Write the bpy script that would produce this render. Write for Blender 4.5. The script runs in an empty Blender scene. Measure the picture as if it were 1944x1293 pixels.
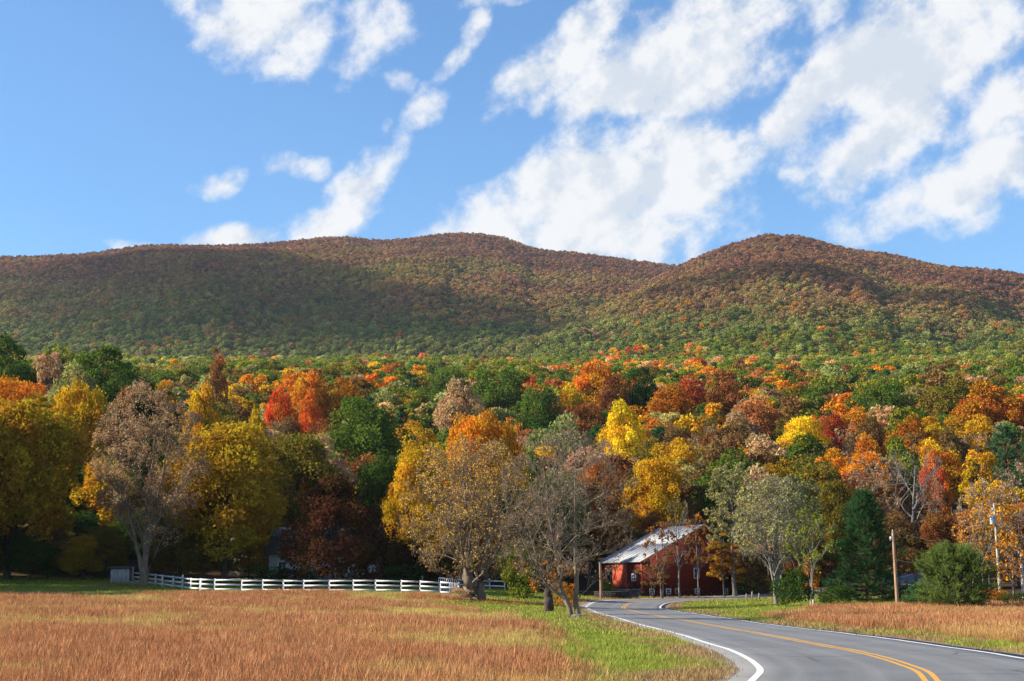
import bpy, bmesh, math, random
import numpy as np
from math import radians, sin, cos, tan, atan, atan2, pi

# ------------------------------------------------------------------ camera, sky, sun, exposure
scene = bpy.context.scene
COL = scene.collection
F = 2700.0                       # focal length in pixels of a 1944 px wide frame
PITCH = atan(453.5 / F)
EYE = 1.9
cam_data = bpy.data.cameras.new('camera')
cam_data.sensor_width = 36.0
cam_data.lens = 36.0 * F / 1944.0
cam_data.clip_start = 0.1
cam_data.clip_end = 30000.0
cam = bpy.data.objects.new('camera', cam_data)
cam.location = (0, 0, EYE)
cam.rotation_euler = (pi / 2 + PITCH, 0, 0)
COL.objects.link(cam)
scene.camera = cam

SUN_EL = radians(29.0)
SUN_BACK = radians(2.0)          # the sun stands to the left, a touch behind the camera
sun_dir = np.array([-cos(SUN_BACK) * cos(SUN_EL), -sin(SUN_BACK) * cos(SUN_EL), sin(SUN_EL)])
sl = bpy.data.lights.new('sun', 'SUN')
sl.energy = 5.0
sl.angle = radians(0.53)
sl.color = (1.0, 0.90, 0.74)
sun = bpy.data.objects.new('sun', sl)
from mathutils import Vector
sun.rotation_euler = Vector(sun_dir).to_track_quat('Z', 'Y').to_euler()
sun.location = (-80, -10, 60)
COL.objects.link(sun)

scene.view_settings.view_transform = 'Standard'
scene.view_settings.look = 'None'
scene.view_settings.gamma = 1.0
scene.view_settings.use_curve_mapping = False
scene.view_settings.exposure = 1.08
scene.cycles.max_bounces = 6
scene.cycles.diffuse_bounces = 3
scene.cycles.glossy_bounces = 2
scene.cycles.transmission_bounces = 4
scene.cycles.volume_bounces = 0
scene.cycles.use_adaptive_sampling = True
scene.cycles.adaptive_threshold = 0.01
scene.cycles.use_denoising = True
scene.render.filter_size = 1.15
try:
    scene.cycles.denoiser = 'OPENIMAGEDENOISE'
    scene.cycles.denoising_prefilter = 'NONE'
except Exception:
    pass
scene.cycles.sample_clamp_indirect = 4.0


def pix_dir(px, py):
    u = (px - 972.0) / F
    v = (646.5 - py) / F
    return np.array([u, cos(PITCH) - v * sin(PITCH), sin(PITCH) + v * cos(PITCH)])


def at(px, py, d):
    """the point at forward distance d that shows at that pixel of the photograph"""
    w = pix_dir(px, py)
    return np.array([0, 0, EYE]) + w * (d / w[1])


# ---- node helpers
class NT:
    def __init__(self, tree):
        self.t = tree
        self.n = tree.nodes
        self.l = tree.links

    def add(self, typ, **kw):
        nd = self.n.new(typ)
        for k, v in kw.items():
            setattr(nd, k, v)
        return nd

    def put(self, sock, v):
        if isinstance(v, bpy.types.NodeSocket):
            self.l.new(v, sock)
        elif v is not None:
            sock.default_value = v

    def math(self, op, a, b=None, c=None, clamp=False):
        nd = self.add('ShaderNodeMath', operation=op, use_clamp=clamp)
        self.put(nd.inputs[0], a)
        if b is not None:
            self.put(nd.inputs[1], b)
        if c is not None:
            self.put(nd.inputs[2], c)
        return nd.outputs[0]

    def vmath(self, op, a, b=None):
        nd = self.add('ShaderNodeVectorMath', operation=op)
        self.put(nd.inputs[0], a)
        if b is not None:
            self.put(nd.inputs[1], b)
        return nd.outputs['Value'] if op in ('DOT_PRODUCT', 'LENGTH', 'DISTANCE') else nd.outputs[0]

    def noise(self, vec, scale, detail=4, rough=0.55, dist=0.0, dims='3D', out=0):
        nd = self.add('ShaderNodeTexNoise', noise_dimensions=dims)
        if vec is not None:
            self.put(nd.inputs['Vector'], vec)
        nd.inputs['Scale'].default_value = scale
        nd.inputs['Detail'].default_value = detail
        nd.inputs['Roughness'].default_value = rough
        nd.inputs['Distortion'].default_value = dist
        return nd.outputs[out]

    def ramp(self, fac, stops, mode='LINEAR'):
        nd = self.add('ShaderNodeValToRGB')
        nd.color_ramp.interpolation = mode
        e = nd.color_ramp.elements
        while len(e) < len(stops):
            e.new(0.5)
        for i, (p, c) in enumerate(stops):
            e[i].position = p
            e[i].color = (c[0], c[1], c[2], 1)
        self.put(nd.inputs[0], fac)
        return nd.outputs[0]

    def mix(self, fac, a, b, mode='MIX'):
        nd = self.add('ShaderNodeMix', data_type='RGBA', blend_type=mode)
        self.put(nd.inputs[0], fac)
        for s, v in ((nd.inputs[6], a), (nd.inputs[7], b)):
            if isinstance(v, (tuple, list)) and len(v) == 3:
                v = (*v, 1)
            self.put(s, v)
        return nd.outputs[2]

    def smooth(self, x, lo, hi, a=0.0, b=1.0):
        nd = self.add('ShaderNodeMapRange', interpolation_type='SMOOTHSTEP')
        self.put(nd.inputs[0], x)
        nd.inputs[1].default_value = lo
        nd.inputs[2].default_value = hi
        nd.inputs[3].default_value = a
        nd.inputs[4].default_value = b
        return nd.outputs[0]

    def combine(self, x, y, z):
        nd = self.add('ShaderNodeCombineXYZ')
        self.put(nd.inputs[0], x)
        self.put(nd.inputs[1], y)
        self.put(nd.inputs[2], z)
        return nd.outputs[0]


# ---- world: physical sky with fair-weather clouds laid out by direction
world = bpy.data.worlds.new('World')
scene.world = world
world.use_nodes = True
world.cycles.sampling_method = 'MANUAL'
world.cycles.sample_map_resolution = 512
wt = NT(world.node_tree)
for nd in list(wt.n):
    wt.n.remove(nd)
w_out = wt.add('ShaderNodeOutputWorld')
sky = wt.add('ShaderNodeTexSky', sky_type='NISHITA')
sky.sun_disc = False
sky.sun_elevation = SUN_EL
sky.sun_rotation = radians(270) - SUN_BACK
sky.altitude = 200
sky.air_density = 1.15
sky.dust_density = 0.1
sky.ozone_density = 3.5

CLOUDS = [  # centre x, y, radius along, radius across, tilt, weight (photograph pixels turned into directions)
    (500, 15, 150, 95, -8, 1.2), (545, 60, 70, 42, -10, .8), (705, 60, 68, 90, -14, 1.0), (655, 170, 26, 22, 0, .75), (672, 125, 36, 40, 0, .8),
    (765, 152, 44, 28, -10, .75), (865, 115, 95, 22, 50, .75), (822, 205, 50, 34, 40, .6), (735, 262, 12, 30, 0, .3),
    (555, 316, 52, 20, 8, .7), (398, 345, 30, 18, 10, .45), (435, 447, 85, 34, 8, 1.1), (262, 457, 34, 12, 10, .5), (60, 470, 40, 12, 0, .3),
    (700, 350, 110, 46, 30, 1.05), (610, 420, 100, 36, 26, 1.0), (745, 315, 40, 26, 60, .5),
    (930, 430, 140, 62, 24, 1.25), (865, 440, 90, 34, 22, 1.0), (1110, 370, 170, 105, 10, 1.4), (1280, 350, 150, 105, -4, 1.45), (1200, 445, 200, 60, 5, 1.2), (1010, 365, 110, 46, 28, .8), (1400, 310, 50, 34, 20, .6),
    (1060, 110, 140, 46, 38, .95), (1140, 165, 100, 44, 25, .6), (1300, 115, 170, 90, 12, 1.2), (1400, 40, 150, 70, 15, 1.1), (1010, 180, 36, 40, 50, .5),
    (1560, 190, 170, 48, 45, 1.05), (1760, 90, 190, 110, 25, 1.25), (1700, 270, 150, 66, 30, 1.1), (1640, 330, 90, 46, 30, 1.0),
    (1830, 350, 130, 60, 12, 1.05), (1690, 400, 110, 36, 15, .9), (1510, 335, 44, 18, -15, .5), (1935, 330, 70, 40, 10, .85), (1890, 210, 110, 60, 30, .9),
    (935, 3, 55, 12, 5, .6),
]
tc = wt.add('ShaderNodeTexCoord')
d3 = tc.outputs['Generated']
sep = wt.add('ShaderNodeSeparateXYZ')
wt.put(sep.inputs[0], d3)
az = wt.math('ARCTAN2', sep.outputs[0], sep.outputs[1])
el = wt.math('ARCSINE', sep.outputs[2])
azp = wt.math('SUBTRACT', wt.math('PINGPONG', wt.math('ADD', az, 0.42), 0.84), 0.42)
pvec = wt.combine(azp, el, 1.0)
# slow warp so that no outline stays an ellipse
wn = wt.add('ShaderNodeTexNoise', noise_dimensions='3D')
wt.put(wn.inputs['Vector'], d3)
wn.inputs['Scale'].default_value = 13.0
wn.inputs['Detail'].default_value = 3
wv = wt.add('ShaderNodeVectorMath', operation='MULTIPLY_ADD')
wt.put(wv.inputs[0], wn.outputs['Color'])
wv.inputs[1].default_value = (0.046, 0.036, 0.0)
wv.inputs[2].default_value = (-0.023, -0.018, 0.0)
pw = wt.vmath('ADD', pvec, wv.outputs[0])
acc = None
for (cx, cy, ra, rb, ang, wgt) in CLOUDS:
    d = pix_dir(cx, cy)
    d = d / np.linalg.norm(d)
    a0, e0 = atan2(d[0], d[1]), math.asin(d[2])
    ra, rb, ang = ra / F, rb / F, radians(ang)
    A = (cos(ang) / ra, sin(ang) / ra)
    B = (-sin(ang) / rb, cos(ang) / rb)
    a = wt.vmath('DOT_PRODUCT', pw, (A[0], A[1], -(A[0] * a0 + A[1] * e0)))
    b = wt.vmath('DOT_PRODUCT', pw, (B[0], B[1], -(B[0] * a0 + B[1] * e0)))
    r2 = wt.math('MULTIPLY_ADD', a, a, wt.math('MULTIPLY', b, b))
    f = wt.math('MULTIPLY_ADD', r2, -wgt * 0.55, wgt)
    acc = f if acc is None else wt.math('SMOOTH_MAX', acc, f, 0.15)
acc = wt.math('MAXIMUM', acc, -1.3)
# billows, drawn out a little along the wind
rot = wt.add('ShaderNodeVectorRotate', rotation_type='Z_AXIS')
wt.put(rot.inputs['Vector'], wt.combine(az, el, 0.0))
rot.inputs['Angle'].default_value = radians(-30)
st = wt.vmath('MULTIPLY', rot.outputs[0], (0.80, 1.0, 1.0))
n1 = wt.noise(st, 24.0, 10, 0.60, 0.0, '2D')
n2 = wt.noise(st, 7.5, 2, 0.5, 0.0, '2D')
n1b = wt.noise(wt.vmath('ADD', st, (-0.012, 0.010, 0.0)), 24.0, 4, 0.5, 0.0, '2D')
dens = wt.math('MULTIPLY_ADD', wt.math('SUBTRACT', n1, 0.5), 2.9, acc)
dens = wt.math('MULTIPLY_ADD', wt.math('SUBTRACT', n2, 0.5), 0.9, dens)
mask = wt.smooth(dens, 0.0, 1.05)
# thick parts are blue-grey underneath, rims and sunward billows white
relief = wt.math('SUBTRACT', n1b, n1)
thick = wt.math('MULTIPLY_ADD', n2, 1.5, wt.math('MULTIPLY', dens, 0.30))
shade = wt.smooth(wt.math('MULTIPLY_ADD', relief, 5.0, thick), 0.72, 1.85)
ccol = wt.mix(shade, (4.50, 4.52, 4.58), (3.35, 3.62, 4.05))
sky_s = wt.mix(1.0, sky.outputs[0], (0.62, 0.80, 0.95), 'MULTIPLY')
final = wt.mix(wt.math('MULTIPLY', mask, 0.97), sky_s, ccol)
bg = wt.add('ShaderNodeBackground')
wt.put(bg.inputs[0], final)
bg.inputs[1].default_value = 0.1
wt.l.new(bg.outputs[0], w_out.inputs[0])

# ------------------------------------------------------------------ mesh and object helpers
def mesh_np(name, V, faces, mats=(), attrs=None, smooth=False, fmat=None):
    """V (n,3); faces: list of int arrays (m,3) or (m,4)"""
    me = bpy.data.meshes.new(name)
    V = np.asarray(V, dtype=np.float32)
    faces = [np.asarray(f, dtype=np.int32) for f in faces if len(f)]
    me.vertices.add(len(V))
    me.vertices.foreach_set('co', V.ravel())
    nl = sum(f.size for f in faces)
    npoly = sum(len(f) for f in faces)
    if npoly:
        me.loops.add(nl)
        me.polygons.add(npoly)
        me.loops.foreach_set('vertex_index', np.concatenate([f.ravel() for f in faces]))
        sizes = np.concatenate([np.full(len(f), f.shape[1], dtype=np.int32) for f in faces])
        starts = np.concatenate([[0], np.cumsum(sizes)[:-1]]).astype(np.int32)
        me.polygons.foreach_set('loop_start', starts)
        if smooth:
            me.polygons.foreach_set('use_smooth', np.ones(npoly, dtype=bool))
        if fmat is not None:
            me.polygons.foreach_set('material_index', np.asarray(fmat, dtype=np.int32))
    for k, (typ, dat) in (attrs or {}).items():
        at_ = me.attributes.new(k, typ, 'POINT')
        dat = np.asarray(dat)
        if typ == 'FLOAT':
            at_.data.foreach_set('value', dat.astype(np.float32).ravel())
        elif typ == 'INT':
            at_.data.foreach_set('value', dat.astype(np.int32).ravel())
        elif typ == 'FLOAT_COLOR':
            at_.data.foreach_set('color', dat.astype(np.float32).ravel())
        elif typ == 'FLOAT_VECTOR':
            at_.data.foreach_set('vector', dat.astype(np.float32).ravel())
    for m in mats:
        me.materials.append(m)
    me.update()
    me.validate(verbose=False)
    return me


def link(name, me, parent=None, loc=None, rot=None, scale=None):
    o = bpy.data.objects.new(name, me)
    COL.objects.link(o)
    if parent is not None:
        o.parent = parent
    if loc is not None:
        o.location = tuple(float(c) for c in loc)
    if rot is not None:
        o.rotation_euler = rot
    if scale is not None:
        o.scale = scale
    return o


def empty(name, loc, rz=0.0):
    o = link(name, None, None, loc, (0, 0, rz))
    o.empty_display_size = 0.5
    return o


def tag(o, label=None, cat=None, group=None, kind=None):
    if label:
        o['label'] = label
    if cat:
        o['category'] = cat
    if group:
        o['group'] = group
    if kind:
        o['kind'] = kind
    return o


class MB:
    """collects simple shapes into one mesh"""
    def __init__(self):
        self.V, self.F4, self.F3, self.n = [], [], [], 0

    def raw(self, V, f4=(), f3=()):
        V = np.asarray(V, float)
        self.V.append(V)
        if len(f4):
            self.F4.append(np.asarray(f4) + self.n)
        if len(f3):
            self.F3.append(np.asarray(f3) + self.n)
        self.n += len(V)

    def box(self, c, s, R=None, taper=1.0):
        x, y, z = np.asarray(s) / 2.0
        V = np.array([[-x, -y, -z], [x, -y, -z], [x, y, -z], [-x, y, -z],
                      [-x * taper, -y * taper, z], [x * taper, -y * taper, z], [x * taper, y * taper, z], [-x * taper, y * taper, z]])
        if R is not None:
            V = V @ np.asarray(R).T
        self.raw(V + np.asarray(c), [[0, 3, 2, 1], [4, 5, 6, 7], [0, 1, 5, 4], [1, 2, 6, 5], [2, 3, 7, 6], [3, 0, 4, 7]])

    def beam(self, a, b, w, h, up=(0, 0, 1)):
        a, b = np.asarray(a, float), np.asarray(b, float)
        d = b - a
        L = np.linalg.norm(d)
        d = d / L
        sd = np.cross(d, up)
        sd /= np.linalg.norm(sd)
        u = np.cross(sd, d)
        self.box((a + b) / 2, (L, w, h), np.stack([d, sd, u], 1))

    def tube(self, P, r, sides=8, cap=True):
        P = np.asarray(P, float)
        r = np.broadcast_to(np.asarray(r, float), (len(P),))
        V, Q = tubes(P[None], r[None], sides)
        self.raw(V, Q)
        if cap:
            k = len(P)
            self.raw(V[(k - 1) * sides:k * sides], f3=[[0, i, i + 1] for i in range(1, sides - 1)])
            self.raw(V[:sides], f3=[[0, i + 1, i] for i in range(1, sides - 1)])

    def prism(self, pts2, y0, y1, R=None, o=(0, 0, 0)):
        """polygon in x-z extruded along y (convex)"""
        n = len(pts2)
        V = np.array([[p[0], y0, p[1]] for p in pts2] + [[p[0], y1, p[1]] for p in pts2], float)
        if R is not None:
            V = V @ np.asarray(R).T
        f4 = [[i, (i + 1) % n, (i + 1) % n + n, i + n] for i in range(n)]
        f3 = [[0, i + 1, i] for i in range(1, n - 1)] + [[n, n + i, n + i + 1] for i in range(1, n - 1)]
        self.raw(V + np.asarray(o), f4, f3)

    def mesh(self, name, mats=(), smooth=False, attrs=None):
        V = np.concatenate(self.V)
        fs = []
        if self.F4:
            fs.append(np.concatenate(self.F4))
        if self.F3:
            fs.append(np.concatenate(self.F3))
        return mesh_np(name, V, fs, mats, attrs, smooth)

    def build(self, name, mat, parent=None, loc=None, rot=None, smooth=False):
        return link(name, self.mesh(name, [mat] if mat else (), smooth), parent, loc, rot)


def tubes(P, R, sides):
    """P (n,k,3), R (n,k): open tubes for n paths at once"""
    n, k, _ = P.shape
    T = np.gradient(P, axis=1)
    T /= np.linalg.norm(T, axis=2, keepdims=True) + 1e-9
    ref = np.where(np.abs(T[..., 2:3]) > 0.9, np.array([1.0, 0, 0]), np.array([0, 0, 1.0]))
    A = np.cross(T, ref)
    A /= np.linalg.norm(A, axis=2, keepdims=True) + 1e-9
    B = np.cross(T, A)
    ang = np.arange(sides) * 2 * pi / sides
    V = P[:, :, None, :] + R[:, :, None, None] * (A[:, :, None, :] * np.cos(ang)[None, None, :, None] + B[:, :, None, :] * np.sin(ang)[None, None, :, None])
    idx = np.arange(n * k * sides).reshape(n, k, sides)
    nx = np.roll(idx, -1, axis=2)
    Q = np.stack([idx[:, :-1], idx[:, 1:], nx[:, 1:], nx[:, :-1]], axis=-1).reshape(-1, 4)
    return V.reshape(-1, 3), Q


# ------------------------------------------------------------------ materials
def mat_new(name):
    m = bpy.data.materials.new(name)
    m.use_nodes = True
    t = NT(m.node_tree)
    for nd in list(t.n):
        t.n.remove(nd)
    out = t.add('ShaderNodeOutputMaterial')
    return m, t, out


def mat_plain(name, col, rough=0.75, var=0.25, scale=6.0, bump=0.0, bscale=None, col2=None, spec=0.25, metal=0.0, stretch=None):
    """one colour worn by noise, with fine relief"""
    m, t, out = mat_new(name)
    tcn = t.add('ShaderNodeTexCoord')
    vec = tcn.outputs['Object']
    if stretch:
        vec = t.vmath('MULTIPLY', vec, stretch)
    n = t.noise(vec, scale, 6, 0.6)
    c2 = col2 or tuple(c * (1 - var * 1.6) for c in col)
    c = t.ramp(n, [(0.3, c2), (0.68, tuple(min(1, x * (1 + var * 0.5)) for x in col))])
    oi = t.add('ShaderNodeObjectInfo')
    hv = t.add('ShaderNodeHueSaturation')
    t.put(hv.inputs['Value'], t.math('MULTIPLY_ADD', oi.outputs['Random'], 0.2, 0.9))
    t.put(hv.inputs['Color'], c)
    p = t.add('ShaderNodeBsdfPrincipled')
    t.put(p.inputs['Base Color'], hv.outputs[0])
    p.inputs['Roughness'].default_value = rough
    p.inputs['Specular IOR Level'].default_value = spec
    p.inputs['Metallic'].default_value = metal
    if bump:
        b = t.add('ShaderNodeBump')
        b.inputs['Strength'].default_value = bump
        b.inputs['Distance'].default_value = 0.05
        t.put(b.inputs['Height'], t.noise(vec, bscale or scale * 4, 5, 0.6))
        t.put(p.inputs['Normal'], b.outputs[0])
    t.l.new(p.outputs[0], out.inputs[0])
    return m


def mat_leaf(name, instancer, trans=0.3):
    """leaf: colour from the tree (object colour) or from the instance, toned per clump and per leaf"""
    m, t, out = mat_new(name)
    if instancer:
        a = t.add('ShaderNodeAttribute', attribute_type='INSTANCER', attribute_name='tint')
        base = a.outputs['Color']
    else:
        base = t.add('ShaderNodeObjectInfo').outputs['Color']
    tone = t.add('ShaderNodeAttribute', attribute_type='GEOMETRY', attribute_name='tone')
    tone2 = t.add('ShaderNodeAttribute', attribute_type='GEOMETRY', attribute_name='tone2')
    hv = t.add('ShaderNodeHueSaturation')
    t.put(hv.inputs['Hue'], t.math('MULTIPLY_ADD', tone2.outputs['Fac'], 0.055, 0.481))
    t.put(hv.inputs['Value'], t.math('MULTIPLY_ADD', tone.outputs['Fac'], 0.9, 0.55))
    t.put(hv.inputs['Color'], base)
    df = t.add('ShaderNodeBsdfDiffuse')
    tr = t.add('ShaderNodeBsdfTranslucent')
    t.put(df.inputs['Color'], hv.outputs[0])
    t.put(tr.inputs['Color'], hv.outputs[0])
    mx = t.add('ShaderNodeMixShader')
    mx.inputs[0].default_value = trans
    t.l.new(df.outputs[0], mx.inputs[1])
    t.l.new(tr.outputs[0], mx.inputs[2])
    t.l.new(mx.outputs[0], out.inputs[0])
    return m


M = {}
M['leaf'] = mat_leaf('leaf', False, .38)
M['leaf_inst'] = mat_leaf('leaf_scattered', True, .38)
M['blade'] = mat_leaf('grass_blade', True, 0.25)
M['bark'] = mat_plain('bark', (0.085, 0.065, 0.05), 0.95, 0.4, 5, 0.6, 18, (0.035, 0.028, 0.022), 0.1, stretch=(1, 1, 0.25))
M['bark_grey'] = mat_plain('bark_grey', (0.17, 0.145, 0.125), 0.95, 0.35, 4, 0.5, 16, (0.075, 0.062, 0.052), 0.1, stretch=(1, 1, 0.3))
M['bark_pale'] = mat_plain('bark_pale', (0.22, 0.20, 0.175), 0.9, 0.3, 3, 0.3, 14, (0.13, 0.115, 0.10), 0.1, stretch=(1, 1, 0.5))
M['bark_tan'] = mat_plain('bark_tan', (0.22, 0.165, 0.12), 0.9, 0.3, 4, 0.4, 14, (0.10, 0.08, 0.06), 0.1, stretch=(1, 1, 0.3))
M['white_paint'] = mat_plain('white_paint', (0.64, 0.65, 0.67), 0.55, 0.12, 3.0, 0.15, 30, (0.45, 0.45, 0.45), 0.3)
M['white_board'] = mat_plain('weathered_white_board', (0.50, 0.50, 0.50), 0.8, 0.3, 4, 0.3, 25, (0.22, 0.20, 0.18), 0.2, stretch=(4, 4, .6))
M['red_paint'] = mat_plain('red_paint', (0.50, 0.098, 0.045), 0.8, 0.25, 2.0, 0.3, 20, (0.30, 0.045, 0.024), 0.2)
M['roof_metal'] = mat_plain('galvanised_roof', (0.36, 0.37, 0.39), 0.6, 0.2, 0.9, 0.1, 12, (0.20, 0.20, 0.21), 0.4, 0.1)
M['stone'] = mat_plain('field_stone', (0.19, 0.165, 0.14), 0.95, 0.35, 5, 0.6, 14, (0.12, 0.10, 0.09), 0.15)
M['shaded_stone'] = mat_plain('shaded_stone', (0.06, 0.052, 0.045), 0.95, 0.35, 5, 0.6, 14, (0.022, 0.02, 0.018), 0.15)  # darkened copy of the stone: the ring's shadow is put into the colour
M['glass'] = mat_plain('dark_glass', (0.02, 0.022, 0.026), 0.08, 0.1, 2, 0, None, None, 0.5)
M['wood_grey'] = mat_plain('weathered_wood', (0.27, 0.23, 0.19), 0.9, 0.3, 5, 0.4, 20, (0.13, 0.11, 0.09), 0.15, stretch=(3, 3, .5))
M['pole_wood'] = mat_plain('pole_wood', (0.38, 0.22, 0.14), 0.9, 0.3, 4, 0.3, 16, (0.16, 0.10, 0.065), 0.15, stretch=(3, 3, .3))
M['pole_light'] = mat_plain('pole_light_wood', (0.55, 0.47, 0.40), 0.9, 0.25, 4, 0.3, 16, (0.36, 0.29, 0.23), 0.15, stretch=(3, 3, .3))
M['wire'] = mat_plain('wire', (0.30, 0.27, 0.24), 0.6, 0.1)
M['metal_grey'] = mat_plain('grey_metal', (0.45, 0.46, 0.47), 0.45, 0.15, 4, 0, None, None, 0.4, 0.3)
M['shingle'] = mat_plain('roof_shingle', (0.12, 0.115, 0.11), 0.9, 0.3, 8, 0.4, 30)
M['beige'] = mat_plain('beige_siding', (0.42, 0.39, 0.33), 0.8, 0.15, 2)
M['painted_void'] = mat_plain('painted_dark_interior', (0.015, 0.012, 0.01), 0.9, 0.1)
M['black_post'] = mat_plain('black_post', (0.03, 0.03, 0.035), 0.7, 0.2)


def mat_clap(name, col, col2, pitch=0.16, axis=2, vertical=False):
    """painted boards: fine grooves and flaking on built walls"""
    m, t, out = mat_new(name)
    tcn = t.add('ShaderNodeTexCoord')
    vec = tcn.outputs['Object']
    sp = t.add('ShaderNodeSeparateXYZ')
    t.put(sp.inputs[0], vec)
    s = t.math('FRACT', t.math('DIVIDE', sp.outputs[axis], pitch))
    n = t.noise(t.vmath('MULTIPLY', vec, (1, 1, 4)), 3.0, 8, 0.65)
    c = t.ramp(n, [(0.35, col2), (0.6, col)])
    fl = t.noise(t.vmath('MULTIPLY', vec, (1.2, 1.2, 5)), 2.0, 8, 0.7)
    low = t.smooth(sp.outputs[2], 0.4, 2.4, 0.10, 0.0)
    c = t.mix(t.smooth(t.math('ADD', fl, low), 0.67, 0.72), c, (0.50, 0.42, 0.36))
    p = t.add('ShaderNodeBsdfPrincipled')
    t.put(p.inputs['Base Color'], c)
    p.inputs['Roughness'].default_value = 0.85
    p.inputs['Specular IOR Level'].default_value = 0.2
    b = t.add('ShaderNodeBump')
    b.inputs['Strength'].default_value = 0.9
    b.inputs['Distance'].default_value = 0.03
    t.put(b.inputs['Height'], s)
    t.put(p.inputs['Normal'], b.outputs[0])
    t.l.new(p.outputs[0], out.inputs[0])
    return m


M['clap_red'] = mat_clap('red_clapboard', (0.22, 0.030, 0.018), (0.11, 0.016, 0.012))  # red darkened: the front gable's shade is put into the paint colour
M['clap_white'] = mat_clap('white_clapboard', (0.50, 0.51, 0.52), (0.40, 0.41, 0.42), 0.14)  # white lowered: the tree shade over the house is in the colour


def mat_asphalt():
    m, t, out = mat_new('asphalt')
    g = t.add('ShaderNodeNewGeometry')
    pos = g.outputs['Position']
    lat = t.add('ShaderNodeAttribute', attribute_name='lat').outputs['Fac']     # metres off the centre line
    n = t.noise(pos, 0.22, 6, 0.65)
    n3 = t.noise(t.vmath('MULTIPLY', pos, (1.0, 0.25, 1)), 0.9, 6, 0.65)
    fine = t.noise(pos, 26, 3, 0.75)
    c = t.ramp(n, [(0.32, (0.120, 0.122, 0.127)), (0.68, (0.175, 0.176, 0.178))])
    # polished wheel tracks, oil-dark middle of each lane
    la = t.math('ABSOLUTE', lat)
    tr = t.math('ABSOLUTE', t.math('SUBTRACT', t.math('ABSOLUTE', t.math('SUBTRACT', la, 1.7)), 0.78))
    wn = t.math('MULTIPLY_ADD', n3, 0.5, tr)
    c = t.mix(t.smooth(wn, 0.2, 0.55, 0.45, 0.0), c, (0.215, 0.213, 0.208))
    mid = t.math('MULTIPLY_ADD', n3, 0.6, t.math('ABSOLUTE', t.math('SUBTRACT', la, 1.7)))
    c = t.mix(t.smooth(mid, 0.2, 0.6, 0.35, 0.0), c, (0.085, 0.085, 0.088))
    # tarred cracks
    vo = t.add('ShaderNodeTexVoronoi', feature='DISTANCE_TO_EDGE')
    t.put(vo.inputs['Vector'], t.vmath('ADD', pos, t.vmath('MULTIPLY', t.add('ShaderNodeTexNoise').outputs['Color'], (0.8, 0.8, 0.0))))
    vo.inputs['Scale'].default_value = 0.16
    crk = t.smooth(vo.outputs['Distance'], 0.003, 0.012, 0.75, 0.0)
    crk = t.math('MULTIPLY', crk, t.smooth(t.noise(pos, 0.12, 3, 0.6), 0.44, 0.56))
    c = t.mix(crk, c, (0.045, 0.045, 0.047))
    c = t.mix(t.smooth(fine, 0.35, 0.75, 0.0, 0.35), c, (0.26, 0.255, 0.245))
    p = t.add('ShaderNodeBsdfPrincipled')
    t.put(p.inputs['Base Color'], c)
    p.inputs['Roughness'].default_value = 0.8
    p.inputs['Specular IOR Level'].default_value = 0.3
    b = t.add('ShaderNodeBump')
    b.inputs['Strength'].default_value = 0.5
    b.inputs['Distance'].default_value = 0.02
    t.put(b.inputs['Height'], fine)
    t.put(p.inputs['Normal'], b.outputs[0])
    t.l.new(p.outputs[0], out.inputs[0])
    return m


def mat_paint_line(name, col):
    m, t, out = mat_new(name)
    g = t.add('ShaderNodeNewGeometry')
    n = t.noise(g.outputs['Position'], 5.0, 8, 0.7)
    c = t.mix(t.smooth(n, 0.50, 0.70, 0, 0.75), col, (0.16, 0.16, 0.155))
    p = t.add('ShaderNodeBsdfPrincipled')
    t.put(p.inputs['Base Color'], c)
    p.inputs['Roughness'].default_value = 0.6
    t.l.new(p.outputs[0], out.inputs[0])
    return m


def mat_soil(name, c1, c2, c3, s1=0.6, s2=9.0):
    m, t, out = mat_new(name)
    g = t.add('ShaderNodeNewGeometry')
    pos = g.outputs['Position']
    a = t.noise(pos, s1, 6, 0.6)
    f_ = t.noise(pos, s2, 6, 0.7)
    c = t.ramp(a, [(0.35, c1), (0.65, c2)])
    c = t.mix(t.smooth(f_, 0.45, 0.7), c, c3)
    p = t.add('ShaderNodeBsdfPrincipled')
    t.put(p.inputs['Base Color'], c)
    p.inputs['Roughness'].default_value = 0.95
    p.inputs['Specular IOR Level'].default_value = 0.1
    b = t.add('ShaderNodeBump')
    b.inputs['Strength'].default_value = 0.8
    b.inputs['Distance'].default_value = 0.06
    t.put(b.inputs['Height'], f_)
    t.put(p.inputs['Normal'], b.outputs[0])
    t.l.new(p.outputs[0], out.inputs[0])
    return m


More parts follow.
